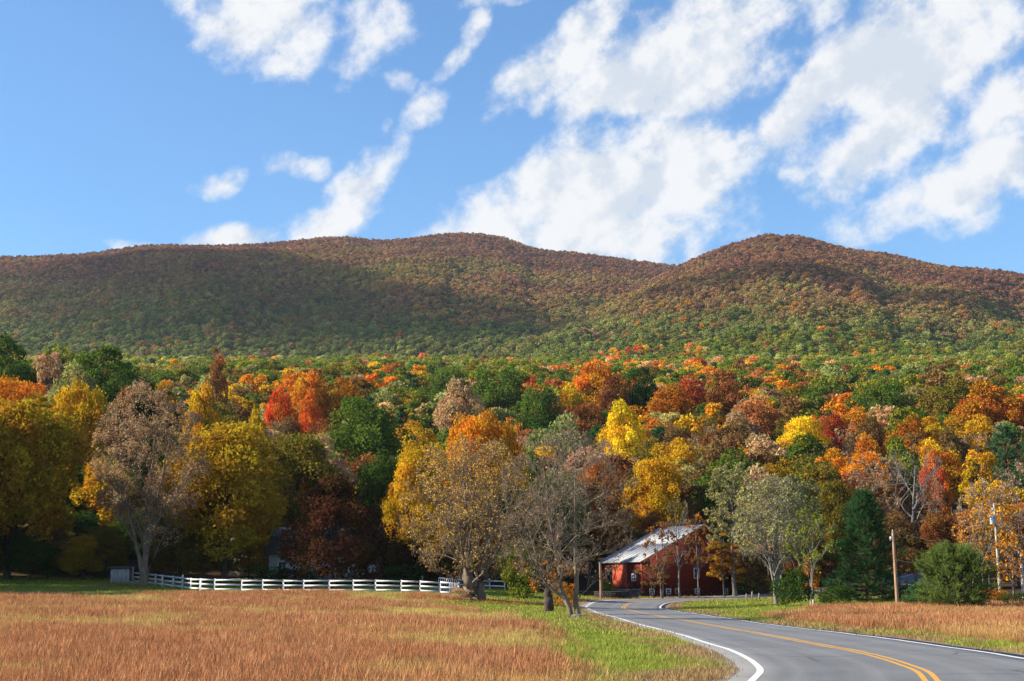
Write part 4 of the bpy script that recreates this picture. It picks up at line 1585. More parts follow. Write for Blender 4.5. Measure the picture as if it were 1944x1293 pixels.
x, z = at_x(1515, 131)
TREES.append((x, 131))
plant_tree('grey_stem_tree', sparse_parts(26, 11.5, 5.5, .15, (18, 8, 7, 5), .3, .2, .8, .10, 'bark_grey', rise=.55, leaf_from=3.5), (x, 131, z), (1, 1, 1), .9, C_['palegreen'],
           'slim tree with pale green leaves just right of the grey-stemmed tree', 'tree')
x, z = at_x(1544, 119)
TREES.append((x, 119))
plant_tree('young_birch', sparse_parts(27, 8.0, 4.2, .10, (12, 6, 5, 3), .25, .2, 1.6, .10, 'bark_pale', rise=.6), (x, 119, z), (1, 1, 1), 1.9, C_['yelgreen'],
           'young pale-stemmed birch with yellow-green leaves beside the two stakes', 'tree')
x, z = at_x(1395, 153)
TREES.append((x, 153))
plant_tree('poplar_tree', sparse_parts(28, 14.3, 6.3, .24, (24, 8, 8, 5), .18, .2, .85, .105, 'bark_grey', rise=.7), (x, 153, z), (1, 1, 1), .2, C_['paleolive'],
           'tall slim poplar with pale olive leaves right of the barn', 'tree')
x, z = at_x(1743, 172)
TREES.append((x, 172))
plant_tree('dead_tree', sparse_parts(29, 16.5, 8.0, .26, (12, 6, 5, 4), .45, .5, 0, .1, 'bark_pale', trunks=[((0, 0, -.3), (-.8, 0, 6), (.3, 0, 14), .27, .06), ((-.2, 0, 8.6), (.8, 0, 10), (3.0, .2, 14.5), .15, .04), ((-.2, 0, 7.6), (-1.5, 0, 8.6), (-2.4, 0, 10.5), .13, .04)], rise=.4, zlow=-.2),
           (x, 172, z), (1, 1, 1), 0, C_['tan'], 'tall dead tree with bare whitish limbs behind the utility poles', 'tree')
# birches in front of the barn
for k, (px, d, H, W, tr_, lab) in enumerate([
        (1256, 149.0, 8.0, 3.6, [((0, 0, -.3), (-.2, 0, 2.5), (-.75, 0, 6.5), .075, .02), ((.05, .1, -.3), (.25, 0, 3), (.1, 0, 7.0), .09, .02)], 'twin-stemmed birch with brown leaves before the barn gable'),
        (1290, 149.8, 10.5, 3.4, [((0, 0, -.3), (-.15, 0, 4), (-.3, 0, 9.5), .11, .02)], 'tallest slim birch rising past the barn ridge'),
        (1326, 150.5, 8.8, 2.8, [((0, 0, -.3), (-.1, 0, 4), (-.25, 0, 8), .07, .02)], 'thin birch at the right of the barn gable')]):
    x, z = at_x(px, d)
    TREES.append((x, d))
    plant_tree('birch_tree', sparse_parts(60 + k, H, W, .1, (12, 5, 5, 3), .25, .25, [1.3, .35, .6][k], .11, 'bark_pale', trunks=tr_, rise=.6, rmin=.009), (x, d, z), (1, 1, 1), 0,
               C_[['rust', 'brown', 'dkorange'][k]], lab, 'tree', 'birches before the barn')
x, z = at_x(1352, 153)
plant_tree('maple_sapling', dense_parts(41, 7.2, 4.4, 3800, .10, 40, .12, crk=(.10, .2), flat=.4), (x + 1.2, 152.4, z), (1, 1, 1), 0, (.33, .14, .022), 'small orange-gold maple against the right of the barn gable', 'tree')
x, z = at_x(1222, 149)
plant_tree('maple_sapling', dense_parts(42, 4.6, 3.6, 700, .11, 22, .12, crk=(.10, .18), flat=.4), (x + 1.2, 150, z), (1, 1, 1), 0, C_['brown'], 'thin brown sapling at the corner of the barn gable', 'tree')
x, z = at_x(1590, 124)
plant_tree('maple_sapling', dense_parts(43, 4.4, 2.2, 1500, .10, 24, .08, crk=(.12, .2)), (x, 136, gz1(x, 136)), (1, 1, 1), 0, C_['dkorange'], 'narrow orange sapling left of the tall pine', 'tree')
# pines
x, z = at_x(1645, 120)
TREES.append((x, 120))
plant_tree('pine_tree', pine_parts(51, 9.5, 6.8, 24, 11, 14, 22, .02, False, (.19, .018), .14), (x, 120, z - .1), (1, 1, 1), .3, C_['pine'], 'tall dark green white pine beside the reddish-brown pole', 'pine')
x, z = at_x(1812, 104)
TREES.append((x, 104))
plant_tree('pine_tree', pine_parts(52, 4.4, 5.4, 13, 15, 12, 26, .03, True, (.18, .016), .42), (x, 104, z - .1), (1, 1, 1), .9, C_['bushpine'], 'low rounded bushy pine at the edge of the right field', 'pine')
for px, tp, w, d, lab in [(1905, 800, 110, 205, 'blue-green pine on the slope behind the pale pole'), (1958, 800, 90, 208, 'blue-green pine cut by the right edge of the frame')]:
    e = place(px, tp, w, d, 'bluepine', 'pine', lab, 'pine_tree')
# bare grey trees at the right edge
for k, (px, tp, w, d, col, ln, lab) in enumerate([
        (1855, 905, 90, 152, 'tan', .4, 'bare grey tree just left of the tall pale pole'), (1928, 870, 110, 152, 'tan', .6, 'tall bare grey tree right of the tall pale pole'),
        (1838, 960, 60, 128, 'orange', .5, 'thin bare tree with few orange leaves behind the bushy pine'), (1915, 1010, 80, 118, 'orange', .4, 'small tree with scattered orange leaves at the right field edge'),
        (1872, 985, 60, 153, 'gold', .8, 'small golden-leaved tree at the foot of the tall pale pole'), (1952, 930, 90, 153, 'tan', .5, 'half-bare tree with tan leaves at the right frame edge'),
        (1770, 900, 50, 168, 'rust', .6, 'slender tree with few rusty leaves behind the dead tree')]):
    p = at(px, tp, d)
    z = gz1(p[0], d)
    TREES.append((p[0], d))
    H, W = p[2] - z, w * d / F
    plant_tree('bare_tree' if ln < .7 else 'thin_tree', sparse_parts(70 + k, H, W, .10 + H * .003, (14, 7, 7, 4), .2, .2, ln, .10, ['bark_pale', 'bark_grey'][k % 2], rise=.5, rmin=.012), (p[0], d, z), (1, 1, 1), k, C_[col], lab, 'tree')

# ---- the broadleaf trees one can name, nearest first
NAMED = [
    # px, top, width, distance, colour, kind, label
    (35, 722, 240, 148, 'goldolive', 'near', 'huge olive-gold maple at the left frame edge'),
    (-70, 715, 230, 140, 'goldolive', 'near', 'olive-gold maple cut by the left frame edge'),
    (150, 700, 120, 186, 'gold', 'near', 'golden maple above the left edge of the tan tree'),
    (30, 700, 150, 195, 'orange', 'near', 'orange maple topping the huge olive-gold maple'),
    (10, 640, 120, 242, 'green', 'mid', 'round green tree highest at the left frame edge'),
    (100, 655, 75, 226, 'tan', 'thin', 'pale tan-green tree between the left green crowns'),
    (115, 652, 130, 248, 'yelgreen', 'mid', 'yellow-green tree behind the pale tan-green one'),
    (195, 650, 150, 240, 'green', 'mid', 'tall broad green tree above the tan tree'),
    (255, 690, 130, 222, 'dkgreen', 'near', 'dark green tree right above the tan tree'),
    (140, 690, 100, 218, 'paleolive', 'mid', 'pale olive tree above the golden maple'),
    (238, 725, 60, 190, 'rust', 'mid', 'small rust tree behind the tan tree top'),
    (435, 782, 225, 149, 'goldolive', 'near', 'large olive-gold maple behind the fence corner'),
    (350, 905, 120, 152, 'olive', 'near', 'olive-brown tree low between tan tree and olive-gold maple'),
    (385, 718, 75, 212, 'gold', 'mid', 'small golden tree above the tan tree'),
    (487, 782, 60, 170, 'gold', 'mid', 'golden tip right of the large olive-gold maple'),
    (415, 652, 48, 292, 'rust', 'thin', 'slender rust-red tree sticking up over the left wood'),
    (560, 800, 190, 166, 'olive', 'near', 'dark olive tree behind the copper beech on its left'),
    (500, 850, 120, 160, 'olive', 'near', 'olive-brown tree between golden maple and copper beech'),
    (690, 738, 180, 210, 'green', 'near', 'broad green oak above the copper beech'),
    (735, 850, 130, 172, 'dkgreen', 'near', 'dark green tree right of the copper beech'),
    (790, 950, 110, 160, 'brown', 'near', 'brown tree low behind the long fence'),
    (532, 728, 62, 272, 'redorange', 'mid', 'flame red maple in the middle of the left wood'),
    (592, 736, 50, 268, 'redorange', 'mid', 'smaller flame red maple beside the flame red one'),
    (585, 697, 80, 298, 'orange', 'mid', 'orange tree behind the flame red maples'),
    (640, 705, 90, 300, 'dkorange', 'mid', 'deep orange tree above the broad green oak'),
    (905, 755, 150, 168, 'orange', 'near', 'big golden-orange maple behind the broad sparse maple'),
    (800, 815, 125, 156, 'gold', 'near', 'golden maple left of the big golden-orange maple'),
    (965, 835, 110, 176, 'gold', 'near', 'golden tree right behind the broad sparse maple'),
    (868, 722, 90, 300, 'tan', 'mid', 'tan-gold flat-topped tree above the golden-orange maple'),
    (1242, 855, 115, 176, 'gold', 'near', 'golden maple above the barn roof'),
    (1180, 765, 90, 232, 'yellow', 'mid', 'bright yellow maple over the barn'),
    (1130, 860, 110, 178, 'dkorange', 'near', 'deep orange tree behind the bare tree top'),
    (1235, 955, 90, 172, 'rust', 'thin', 'rust-red tree peeping over the barn roof'),
    (1130, 678, 95, 362, 'orange', 'mid', 'lone orange crown topping the middle of the wood'),
    (1172, 705, 85, 350, 'rust', 'mid', 'rust tree right of the lone orange crown'),
    (1212, 690, 75, 352, 'dkgreen', 'mid', 'dark green tree between rust and red crowns'),
    (1295, 712, 105, 345, 'red', 'mid', 'red-brown oak above the barn'),
    (1272, 735, 90, 322, 'dkorange', 'mid', 'deep orange oak in front of the red-brown oak'),
    (1378, 716, 90, 332, 'rust', 'mid', 'rust oak right of the red-brown oak'),
    (1440, 748, 115, 292, 'coral', 'mid', 'coral maple left of the bright yellow one'),
    (1520, 780, 105, 252, 'yellow', 'near', 'bright lemon yellow maple on the right slope'),
    (1580, 776, 65, 272, 'red', 'mid', 'red tree right of the lemon yellow maple'),
    (1640, 846, 115, 200, 'orange', 'near', 'orange maple above the tall pine'),
    (1700, 832, 95, 216, 'yelgreen', 'mid', 'yellow-green tree left of the dead tree'),
    (1772, 858, 55, 205, 'redorange', 'mid', 'small scarlet tree behind the dead tree limbs'),
    (1665, 718, 105, 332, 'green', 'mid', 'round green tree high on the right slope'),
    (1800, 712, 110, 322, 'olive', 'mid', 'olive tree with orange tips high on the right'),
    (1868, 725, 125, 302, 'dkorange', 'mid', 'broad deep orange oak high on the right'),
    (1945, 742, 90, 302, 'redorange', 'mid', 'flame red tree at the right frame edge'),
    (1852, 842, 85, 196, 'gold', 'thin', 'pale golden tree left of the blue-green pines'),
    (1380, 815, 120, 216, 'brown', 'mid', 'brown oak above the poplar'),
    (1480, 870, 120, 182, 'goldolive', 'near', 'olive-gold tree behind the grey-stemmed tree'),
    (1320, 880, 110, 186, 'brown', 'mid', 'brown tree above the barn ridge'),
    (1580, 900, 90, 172, 'olive', 'near', 'olive tree behind the tall pine on its left'),
    (1690, 960, 120, 160, 'brown', 'near', 'brown tree behind the reddish-brown pole'),
    (1790, 960, 110, 158, 'rust', 'near', 'rust tree behind the bushy pine'),
    (1060, 785, 120, 216, 'palegreen', 'mid', 'pale green tree above the bare tree'),
    (1110, 758, 110, 262, 'rust', 'mid', 'rust-pink tree above the pale green one'),
    (1090, 730, 65, 302, 'gold', 'mid', 'small golden tree below the lone orange crown'),
    (1020, 722, 80, 300, 'green', 'mid', 'round green tree left of the small golden tree'),
    (955, 690, 120, 352, 'green', 'mid', 'broad green tree left of the lone orange crown'),
    (850, 692, 95, 382, 'green', 'mid', 'green tree above the tan-gold flat-topped tree'),
    (1422, 1035, 85, 156, 'brown', 'near', 'low brown tree at the right end of the barn'),
    (1060, 990, 110, 178, 'olive', 'near', 'olive tree behind the bare tree on the lawn'),
    (985, 1020, 70, 140, 'yelgreen', 'mid', 'small yellow-green tree beside the broad sparse maple'),
]
x, z = at_x(632, 139)
TREES.append((x, 139))
plant_tree('copper_beech', dense_parts(45, 11.2, 9.6, 21000, .14, 120, .005, .5, crk=(.09, .17)), (x, 139, z), (1, 1, 1), .5, C_['maroon'], 'dark copper beech hanging low over the fence', 'tree')
for (px, tp, w, d, col, kind, lab) in NAMED:
    nm = ('oak_tree' if 'oak' in lab else ('maple_tree' if 'maple' in lab else 'broadleaf_tree'))
    place(px, tp, w, d, col, kind, lab, nm)
UNDER = [(20, 985, 120, 152, 'olive'), (95, 1000, 110, 150, 'brown'), (160, 1010, 90, 149, 'goldolive'), (205, 990, 90, 152, 'olive'), (-30, 960, 110, 150, 'dkgreen'), (-10, 1010, 120, 158, 'brown'), (50, 1000, 120, 160, 'goldolive'), (110, 1040, 110, 158, 'olive'), (175, 1040, 90, 156, 'brown'), (-90, 960, 130, 144, 'olive'), (-140, 980, 120, 136, 'dkgreen'), (60, 1030, 100, 147, 'dkgreen'),
         (325, 1015, 80, 153, 'brown'), (390, 1010, 110, 150, 'olive'), (475, 1000, 90, 154, 'goldolive'), (545, 985, 100, 160, 'brown'), (725, 1010, 110, 158, 'dkgreen'), (770, 1040, 80, 153, 'maroon'),
         (835, 1040, 80, 158, 'olive'), (920, 1045, 80, 156, 'brown'), (1015, 1030, 80, 160, 'goldolive'), (130, 960, 120, 160, 'dkgreen'), (270, 960, 120, 160, 'dkgreen'), (1450, 1020, 100, 172, 'brown'), (1530, 1010, 110, 168, 'rust'), (1850, 1035, 90, 158, 'brown'), (1930, 1030, 100, 160, 'tan')]
for k, (px, tp, w, d, col) in enumerate(UNDER):
    zn = next(s_ for a_, b_, s_ in [(-900, 170, 'under the left maples'), (170, 330, 'behind the tan tree trunk'), (330, 520, 'behind the fence corner'), (520, 760, 'beside the copper beech'), (760, 980, 'behind the sparse maple'), (980, 1170, 'behind the bare tree'), (1170, 1600, 'behind the grey-stemmed tree'), (1600, 2900, 'behind the bushy pine')] if a_ <= px < b_)
    place(px, tp, w, d, col, 'near', 'low shaded %s tree %s, %s such from left' % (WORD[col], zn, ORD[sum(1 for u_ in UNDER if u_[0] < px and u_[4] == col)]), 'broadleaf_tree', k, 'understory trees at the wood edge')
# big trees that go on beyond the left edge and throw the shade over the field's end
for k, (x, y, H, W, col) in enumerate([(-66, 118, 21, 13, 'goldolive'), (-76, 128, 23, 13, 'gold'), (-62, 134, 20, 11, 'goldolive'), (-84, 112, 20, 12, 'olive'), (-95, 124, 21, 13, 'green'), (-72, 146, 22, 12, 'olive'), (-58, 147, 20, 11, 'goldolive')]):
    TREES.append((x, y))
    plant_tree('broadleaf_tree', near_dense[k % 4], (x, y, gz1(x, y)), (W / 11, W / 11, H / 16), k, C_[col], 'tall %s tree, %s of those beyond the left frame edge' % (WORD[col], ORD[k]), 'tree', 'trees beyond the left frame edge')

# ---- the rest of the near wood: one object for every tree
rng = np.random.default_rng(77)
fill = []
tx = np.array(TREES)
dgrid = 164.0
while dgrid < 300:
    sp = 7.6 + (dgrid - 164) * .022
    half = .372 * dgrid + 6
    nx = int(2 * half / sp)
    for i in range(nx + 1):
        x = -half + i * sp + rng.uniform(-.4, .4) * sp
        y = dgrid + rng.uniform(-.4, .4) * sp
        if np.min((tx[:, 0] - x) ** 2 + (tx[:, 1] - y) ** 2) < (sp * .5) ** 2:
            continue
        if abs(road_dist([x], [y])[0]) < 7 or (8 < x < 28 and y < 172) or (-32 < x < -13 and y < 165):
            continue
        fill.append((x, y))
    dgrid += sp * 1.02
fill = np.array(fill)
ZONES = [(-900, 170, 'behind the left maples'), (170, 330, 'above the tan tree'), (330, 520, 'above the fence corner'), (520, 760, 'above the copper beech'), (760, 980, 'above the sparse maple'),
         (980, 1170, 'above the bare tree'), (1170, 1400, 'above the barn'), (1400, 1560, 'above the grey-stemmed tree'), (1560, 1730, 'above the tall pine'), (1730, 2900, 'above the bushy pine')]
TIER = [(0, 195, 'at the wood edge'), (195, 235, 'low on the slope'), (235, 270, 'midway up the slope'), (270, 400, 'high on the slope')]
pal_left = ['gold', 'goldolive', 'olive', 'green', 'dkgreen', 'yelgreen', 'rust', 'brown', 'orange', 'dkgreen', 'olive']
pal_mid = ['green', 'brown', 'rust', 'gold', 'tan', 'pinkbrown', 'olive', 'dkgreen', 'orange', 'yelgreen', 'palegreen', 'green']
pal_right = ['rust', 'tan', 'pinkbrown', 'orange', 'brown', 'gold', 'coral', 'olive', 'dkorange', 'green', 'paleolive', 'tan', 'brown']
cands = []
for (x, y) in fill:
    px = 972 + x / y * F * 1.0
    pal = pal_left if px < 480 else (pal_mid if px < 1150 else pal_right)
    nz = fbm(np.array([x / 28. + 60]), np.array([y / 28. + 60]), 91)[0]
    col = pal[int(np.clip(nz * 1.7 - .35 + rng.normal() * .16, 0, .999) * len(pal))] if rng.uniform() < .6 else pal[int(rng.integers(len(pal)))]
    r = rng.uniform()
    kind = 'sparse' if (col in ('tan', 'pinkbrown', 'paleolive') and r < .55) or r < (.07 if px < 900 else .16) else ('pine' if r > .975 else 'mid')
    if kind == 'pine':
        col = 'pine'
    zn = next(s for a, b, s in ZONES if a <= px < b)
    tr_ = next(s for a, b, s in TIER if a <= y < b)
    cands.append([x, y, px, col, kind, zn, tr_])
groups_ = {}
for c in cands:
    groups_.setdefault((c[3], c[4] == 'sparse', c[4] == 'pine', c[5], c[6]), []).append(c)
ORD_ = ['first', 'second', 'third', 'fourth', 'fifth', 'sixth', 'seventh', 'eighth', 'ninth', 'tenth']
SIZES = {'mid': (16, 11), 'sparse': (15, 9), 'pine': (16, 7)}
for key, lst in groups_.items():
    lst.sort(key=lambda c: c[2])
    for i, (x, y, px, col, kind, zn, tr_) in enumerate(lst):
        kw = {'mid': 'tree', 'sparse': 'half-bare tree', 'pine': 'pine'}[kind]
        lab = '%s %s %s %s' % (WORD[col], kw, tr_, zn)
        if len(lst) > 1:
            lab += ', %s from left' % ORD[min(i, 9)]
        H = rng.uniform(10.5, 15.5) * (1.06 if y < 190 else 1.0)
        W = rng.uniform(6.8, 11.2)
        if kind == 'sparse':
            W *= .85
        stock = {'mid': mid_dense, 'sparse': mid_sparse, 'pine': mid_pine}[kind]
        h0, w0 = SIZES[kind]
        jit = np.clip(1 + rng.normal() * .14, .7, 1.3)
        cc_ = tuple(min(.85, c * jit) for c in C_[col])
        plant_tree('pine_tree' if kind == 'pine' else 'broadleaf_tree', stock[int(rng.integers(len(stock)))], (x, y, gz1(x, y) - .1), (W / w0, W / w0, H / h0), rng.uniform(0, 6.28), cc_, lab, 'pine' if kind == 'pine' else 'tree', 'trees of the wood on the slope')
print('individual fill trees', len(cands))

# shrubs along the wood edge
shrub_stock = [dense_parts(600 + i, 2.2, 2.6, 2200, .065, 30, .02, crk=(.12, .22), limbs=False) for i in range(3)]
for k, (px, py, d, s, col, lab) in enumerate([
        (1490, 1140, 118, (1.0, 1.2), 'dkgreen', 'dark green juniper-like shrub under the grey-stemmed tree'), (1512, 1135, 117, (.9, 1.5), 'dkgreen', 'taller dark green shrub right of the juniper-like one'),
        (1585, 1148, 113, (1.3, .8), 'dkgreen', 'low green shrub at the foot of the tall pine'), (1418, 1120, 156, (1.3, 1.0), 'dkgreen', 'green shrub at the right end of the barn'),
        (1750, 1150, 108, (1.2, .9), 'pine', 'dark shrub left of the bushy pine'), (985, 1110, 118, (1.2, 1.5), 'yelgreen', 'yellow-green bush right of the broad sparse maple'),
        (1072, 1125, 112, (.9, 1.1), 'dkorange', 'rusty bush between the bare trees'), (1152, 1112, 153.5, (.7, .8), 'yelgreen', 'weedy bush growing by the stone ring'),
        (600, 1098, 147, (1.5, .9), 'dkgreen', 'dark shrub before the middle of the white house'), (690, 1098, 147.5, (1.4, .8), 'dkgreen', 'dark shrub before the right end of the white house'), (545, 1098, 146.5, (1.2, .9), 'maroon', 'dark maroon shrub before the left end of the white house'), (500, 1098, 144, (1.8, 1.0), 'dkgreen', 'dark hedge shrub left of the white house'), (765, 1100, 150, (1.8, 1.2), 'dkgreen', 'dark shrub behind the middle of the long fence'),
        (1640, 1120, 135, (1.2, .8), 'brown', 'brown shrub on the bank behind the tall pine'), (875, 1125, 120.5, (.8, .5), 'tan', 'tuft of tan shoots at the foot of the broad sparse maple'),
        (1680, 1128, 128, (1.6, .7), 'brown', 'low brown brush behind the reddish-brown pole'), (1885, 1140, 112, (1.1, .6), 'dkorange', 'low orange brush at the right field edge'),
        (1925, 1150, 109, (1.0, .5), 'dkgreen', 'small green shrub at the right frame edge')]):
    x, z = at_x(px, d)
    c = shrub_stock[k % 3][0]
    e = empty('shrub', (x, d, z - .03), k * 1.3)
    e.scale = (s[0], s[0], s[1])
    tag(e, lab, 'shrub')
    o = link('foliage', c, e)
    o.color = (*C_[col], 1)


# ------------------------------------------------------------------ scattered cover: far forest, grasses
def scatter(name, src, P, rot, scl, tint, var, label, cat):
    """one object that sets down copies of a few small meshes on given places"""
    lib = bpy.data.collections.new(name + '_stock')
    for i, me_ in enumerate(src):
        ob = bpy.data.objects.new('%s_stock_%02d' % (name, i), me_)
        lib.objects.link(ob)
    n = len(P)
    me_ = mesh_np(name, P, [], (), {'rot': ('FLOAT_VECTOR', rot), 'scl': ('FLOAT_VECTOR', scl), 'tint': ('FLOAT_COLOR', np.c_[tint, np.ones(n)]), 'var': ('INT', var)})
    o = link(name, me_)
    ng = bpy.data.node_groups.new(name, 'GeometryNodeTree')
    ng.interface.new_socket(name='Geometry', in_out='INPUT', socket_type='NodeSocketGeometry')
    ng.interface.new_socket(name='Geometry', in_out='OUTPUT', socket_type='NodeSocketGeometry')
    N, L_ = ng.nodes, ng.links
    gi, go = N.new('NodeGroupInput'), N.new('NodeGroupOutput')
    ci = N.new('GeometryNodeCollectionInfo')
    ci.inputs['Collection'].default_value = lib
    ci.inputs['Separate Children'].default_value = True
    ci.inputs['Reset Children'].default_value = True
    ip = N.new('GeometryNodeInstanceOnPoints')
    ip.inputs['Pick Instance'].default_value = True

    def attr(nm, typ):
        a = N.new('GeometryNodeInputNamedAttribute')
        a.data_type = typ
        a.inputs['Name'].default_value = nm
        return a.outputs['Attribute']
    L_.new(gi.outputs[0], ip.inputs['Points'])
    L_.new(ci.outputs[0], ip.inputs['Instance'])
    L_.new(attr('var', 'INT'), ip.inputs['Instance Index'])
    e2r = N.new('FunctionNodeEulerToRotation')
    L_.new(attr('rot', 'FLOAT_VECTOR'), e2r.inputs[0])
    L_.new(e2r.outputs[0], ip.inputs['Rotation'])
    L_.new(attr('scl', 'FLOAT_VECTOR'), ip.inputs['Scale'])
    L_.new(ip.outputs[0], go.inputs[0])
    md = o.modifiers.new('scatter', 'NODES')
    md.node_group = ng
    tag(o, label, cat, None, 'stuff')
    return o


def colmix(names, idx, rg, jit=.16):
    A = np.array([C_[n] for n in names])
    return np.clip(A[idx] * np.clip(1 + rg.normal(size=(len(idx), 1)) * jit, .6, 1.5), 0, .85)


def jgrid(rg, y0, y1, sp_fn, half_fn):
    out = []
    y = y0
    while y < y1:
        sp = sp_fn(y)
        h = half_fn(y)
        n = int(2 * h / sp)
        xs = -h + (np.arange(n) + rg.uniform(-.45, .45, n)) * sp
        ys = y + rg.uniform(-.45, .45, n) * sp
        out.append(np.c_[xs, ys])
        y += sp
    return np.concatenate(out)


rng = np.random.default_rng(9)
far_stock = [dense_parts(700 + i, 14, 10, 1700, .40, 34, .22, crk=(.12, .22), leafmat='leaf_inst', limbs=False)[0] for i in range(5)]
far_stock += [dense_parts(720 + i, 14, 6, 1000, .33, 24, .2, crk=(.14, .24), leafmat='leaf_inst', limbs=False)[0] for i in range(2)]
tiny_stock = [dense_parts(740 + i, 13, 10, 340, .80, 18, .3, crk=(.18, .28), leafmat='leaf_inst', limbs=False)[0] for i in range(5)]
cone_stock = [pine_parts(760, 14, 6, 9, 6, 3, 6, .05, False, (1.1, .22), .05, 'leaf_inst')[0]]
# terrace wood, 300 m to 1000 m
P = jgrid(rng, 296, 1010, lambda y: 6.4 - (y - 296) * .0014, lambda y: .405 * y + 10)
z = gz(P[:, 0], P[:, 1])
pxs = 972 + P[:, 0] / P[:, 1] * F
nz = fbm(P[:, 0] / 45. + 300, P[:, 1] / 45. + 300, 51)
nz2 = fbm(P[:, 0] / 24. + 300, P[:, 1] / 24. + 300, 52)
u = rng.uniform(size=len(P))
names = ['green', 'dkgreen', 'yelgreen', 'palegreen', 'olive', 'orange', 'dkorange', 'red', 'crimson', 'gold', 'tan', 'rust', 'coral', 'brown', 'pinkbrown', 'paleolive']
ix = rng.choice([0, 0, 2, 0, 2, 3, 4, 2, 13, 0], len(P))
dcl = sstep(P[:, 1], 300, 560)
bright = (nz2 > .50 + .16 * dcl - .14 * np.exp(-((pxs - 1270) / 260.) ** 2) * np.exp(-((P[:, 1] - 640) / 120.) ** 2)) & (u < .70 - .25 * sstep(P[:, 1], 700, 950))
ix = np.where(bright, rng.choice([5, 6, 7, 12, 9, 9, 10, 11, 12, 5, 15], len(P)), ix)
nearmix = (P[:, 1] < 480) & (u < .48 - .4 * sstep(P[:, 1], 340, 480))
ix = np.where(nearmix & ~bright, rng.choice([5, 9, 10, 11, 13, 14, 6, 15], len(P)), ix)
tint = colmix(names, ix, rng)
lift = (1.05 + .42 * sstep(P[:, 1], 420, 700))[:, None] * np.array([1.08, 1.0, .9])
tint = np.clip(tint * lift, 0, .85)
s = rng.uniform(.58, 1.0, len(P)) * (1 - .2 * sstep(P[:, 1], 400, 800))
hs = s * rng.uniform(.85, 1.15, len(P))
var = rng.integers(0, 7, len(P))
var = np.where(rng.uniform(size=len(P)) < .035, 7, var)
tint[var == 7] = np.array(C_['pine']) * 1.1
scatter('forest', far_stock + cone_stock, np.c_[P, z - .6], np.c_[np.zeros((len(P), 2)), rng.uniform(0, 6.28, len(P))], np.c_[s, s, hs], tint, var,
        'green wood with orange and red crowns on the terrace below the mountains', 'forest')
n_terr = len(P)
# mountain forest
P = jgrid(rng, 1010, 2560, lambda y: 5.9, lambda y: .40 * y + 20)
z = gz(P[:, 0], P[:, 1])
a = P[:, 0] / P[:, 1]
r1 = smooth_interp(a, AZ1, TN1) * D1 - 11
r2 = smooth_interp(a, AZ2, TN2) * D2 - 10
on2 = (z > r2 * 0 + far_z(P[:, 0], P[:, 1]) - 1) & (r2 > 200) & (P[:, 1] < D2 + 60)
tanv = z / P[:, 1]
hid = np.maximum(smooth_interp(a, AZ2, TN2), 0)
keep = ~((P[:, 1] > D2 + 70) & (tanv < smooth_interp(a, AZ2, TN2) - .004)) & (tanv > .125)
P, z, a, tanv = P[keep], z[keep], a[keep], tanv[keep]
top = np.maximum(smooth_interp(a, AZ1, TN1), smooth_interp(a, AZ2, TN2))
hgt = np.clip((tanv - .155) / (top - .155), 0, 1.1)
nz = fbm(P[:, 0] / 120. + 400, P[:, 1] / 120. + 400, 61)
nz2 = fbm(P[:, 0] / 30. + 400, P[:, 1] / 30. + 400, 62)
q = hgt * 1.02 - .02 + (nz - .5) * 1.0 + (nz2 - .5) * .45 + rng.normal(size=len(P)) * .10
A = np.array([(.105, .115, .026), (.130, .122, .030), (.155, .112, .034), (.170, .098, .038), (.170, .076, .040), (.125, .050, .036)])
qi = np.clip(q, 0, .999) * 5
i0 = qi.astype(int)
fq = (qi - i0)[:, None]
tint = A[i0] * (1 - fq) + A[np.minimum(i0 + 1, 5)] * fq
tint *= 1.9 * np.clip(1 + rng.normal(size=(len(P), 1)) * .28, .5, 1.8)
u = rng.uniform(size=len(P))
acc_ = (u < .035) | ((u < .22) & (nz2 > .60) & (hgt < .62))
tint = np.where(acc_[:, None], np.array([C_[n] for n in ('gold', 'coral', 'orange', 'pinkbrown', 'tan', 'paleolive')])[rng.integers(0, 6, len(P))] * .8, tint)
tint = np.clip(tint, 0, .8)
s = rng.uniform(.42, .88, len(P)) * (1 - .22 * np.clip(hgt, 0, 1)) * (.85 + .3 * nz)
var = rng.integers(0, 5, len(P))
scatter('mountain_forest', tiny_stock, np.c_[P, z - .8], np.c_[np.zeros((len(P), 2)), rng.uniform(0, 6.28, len(P))], np.c_[s, s, s * rng.uniform(.8, 1.1, len(P))], tint, var,
        'olive to russet forest covering the mountainsides', 'forest')
print('terrace trees', n_terr, 'mountain trees', len(P))


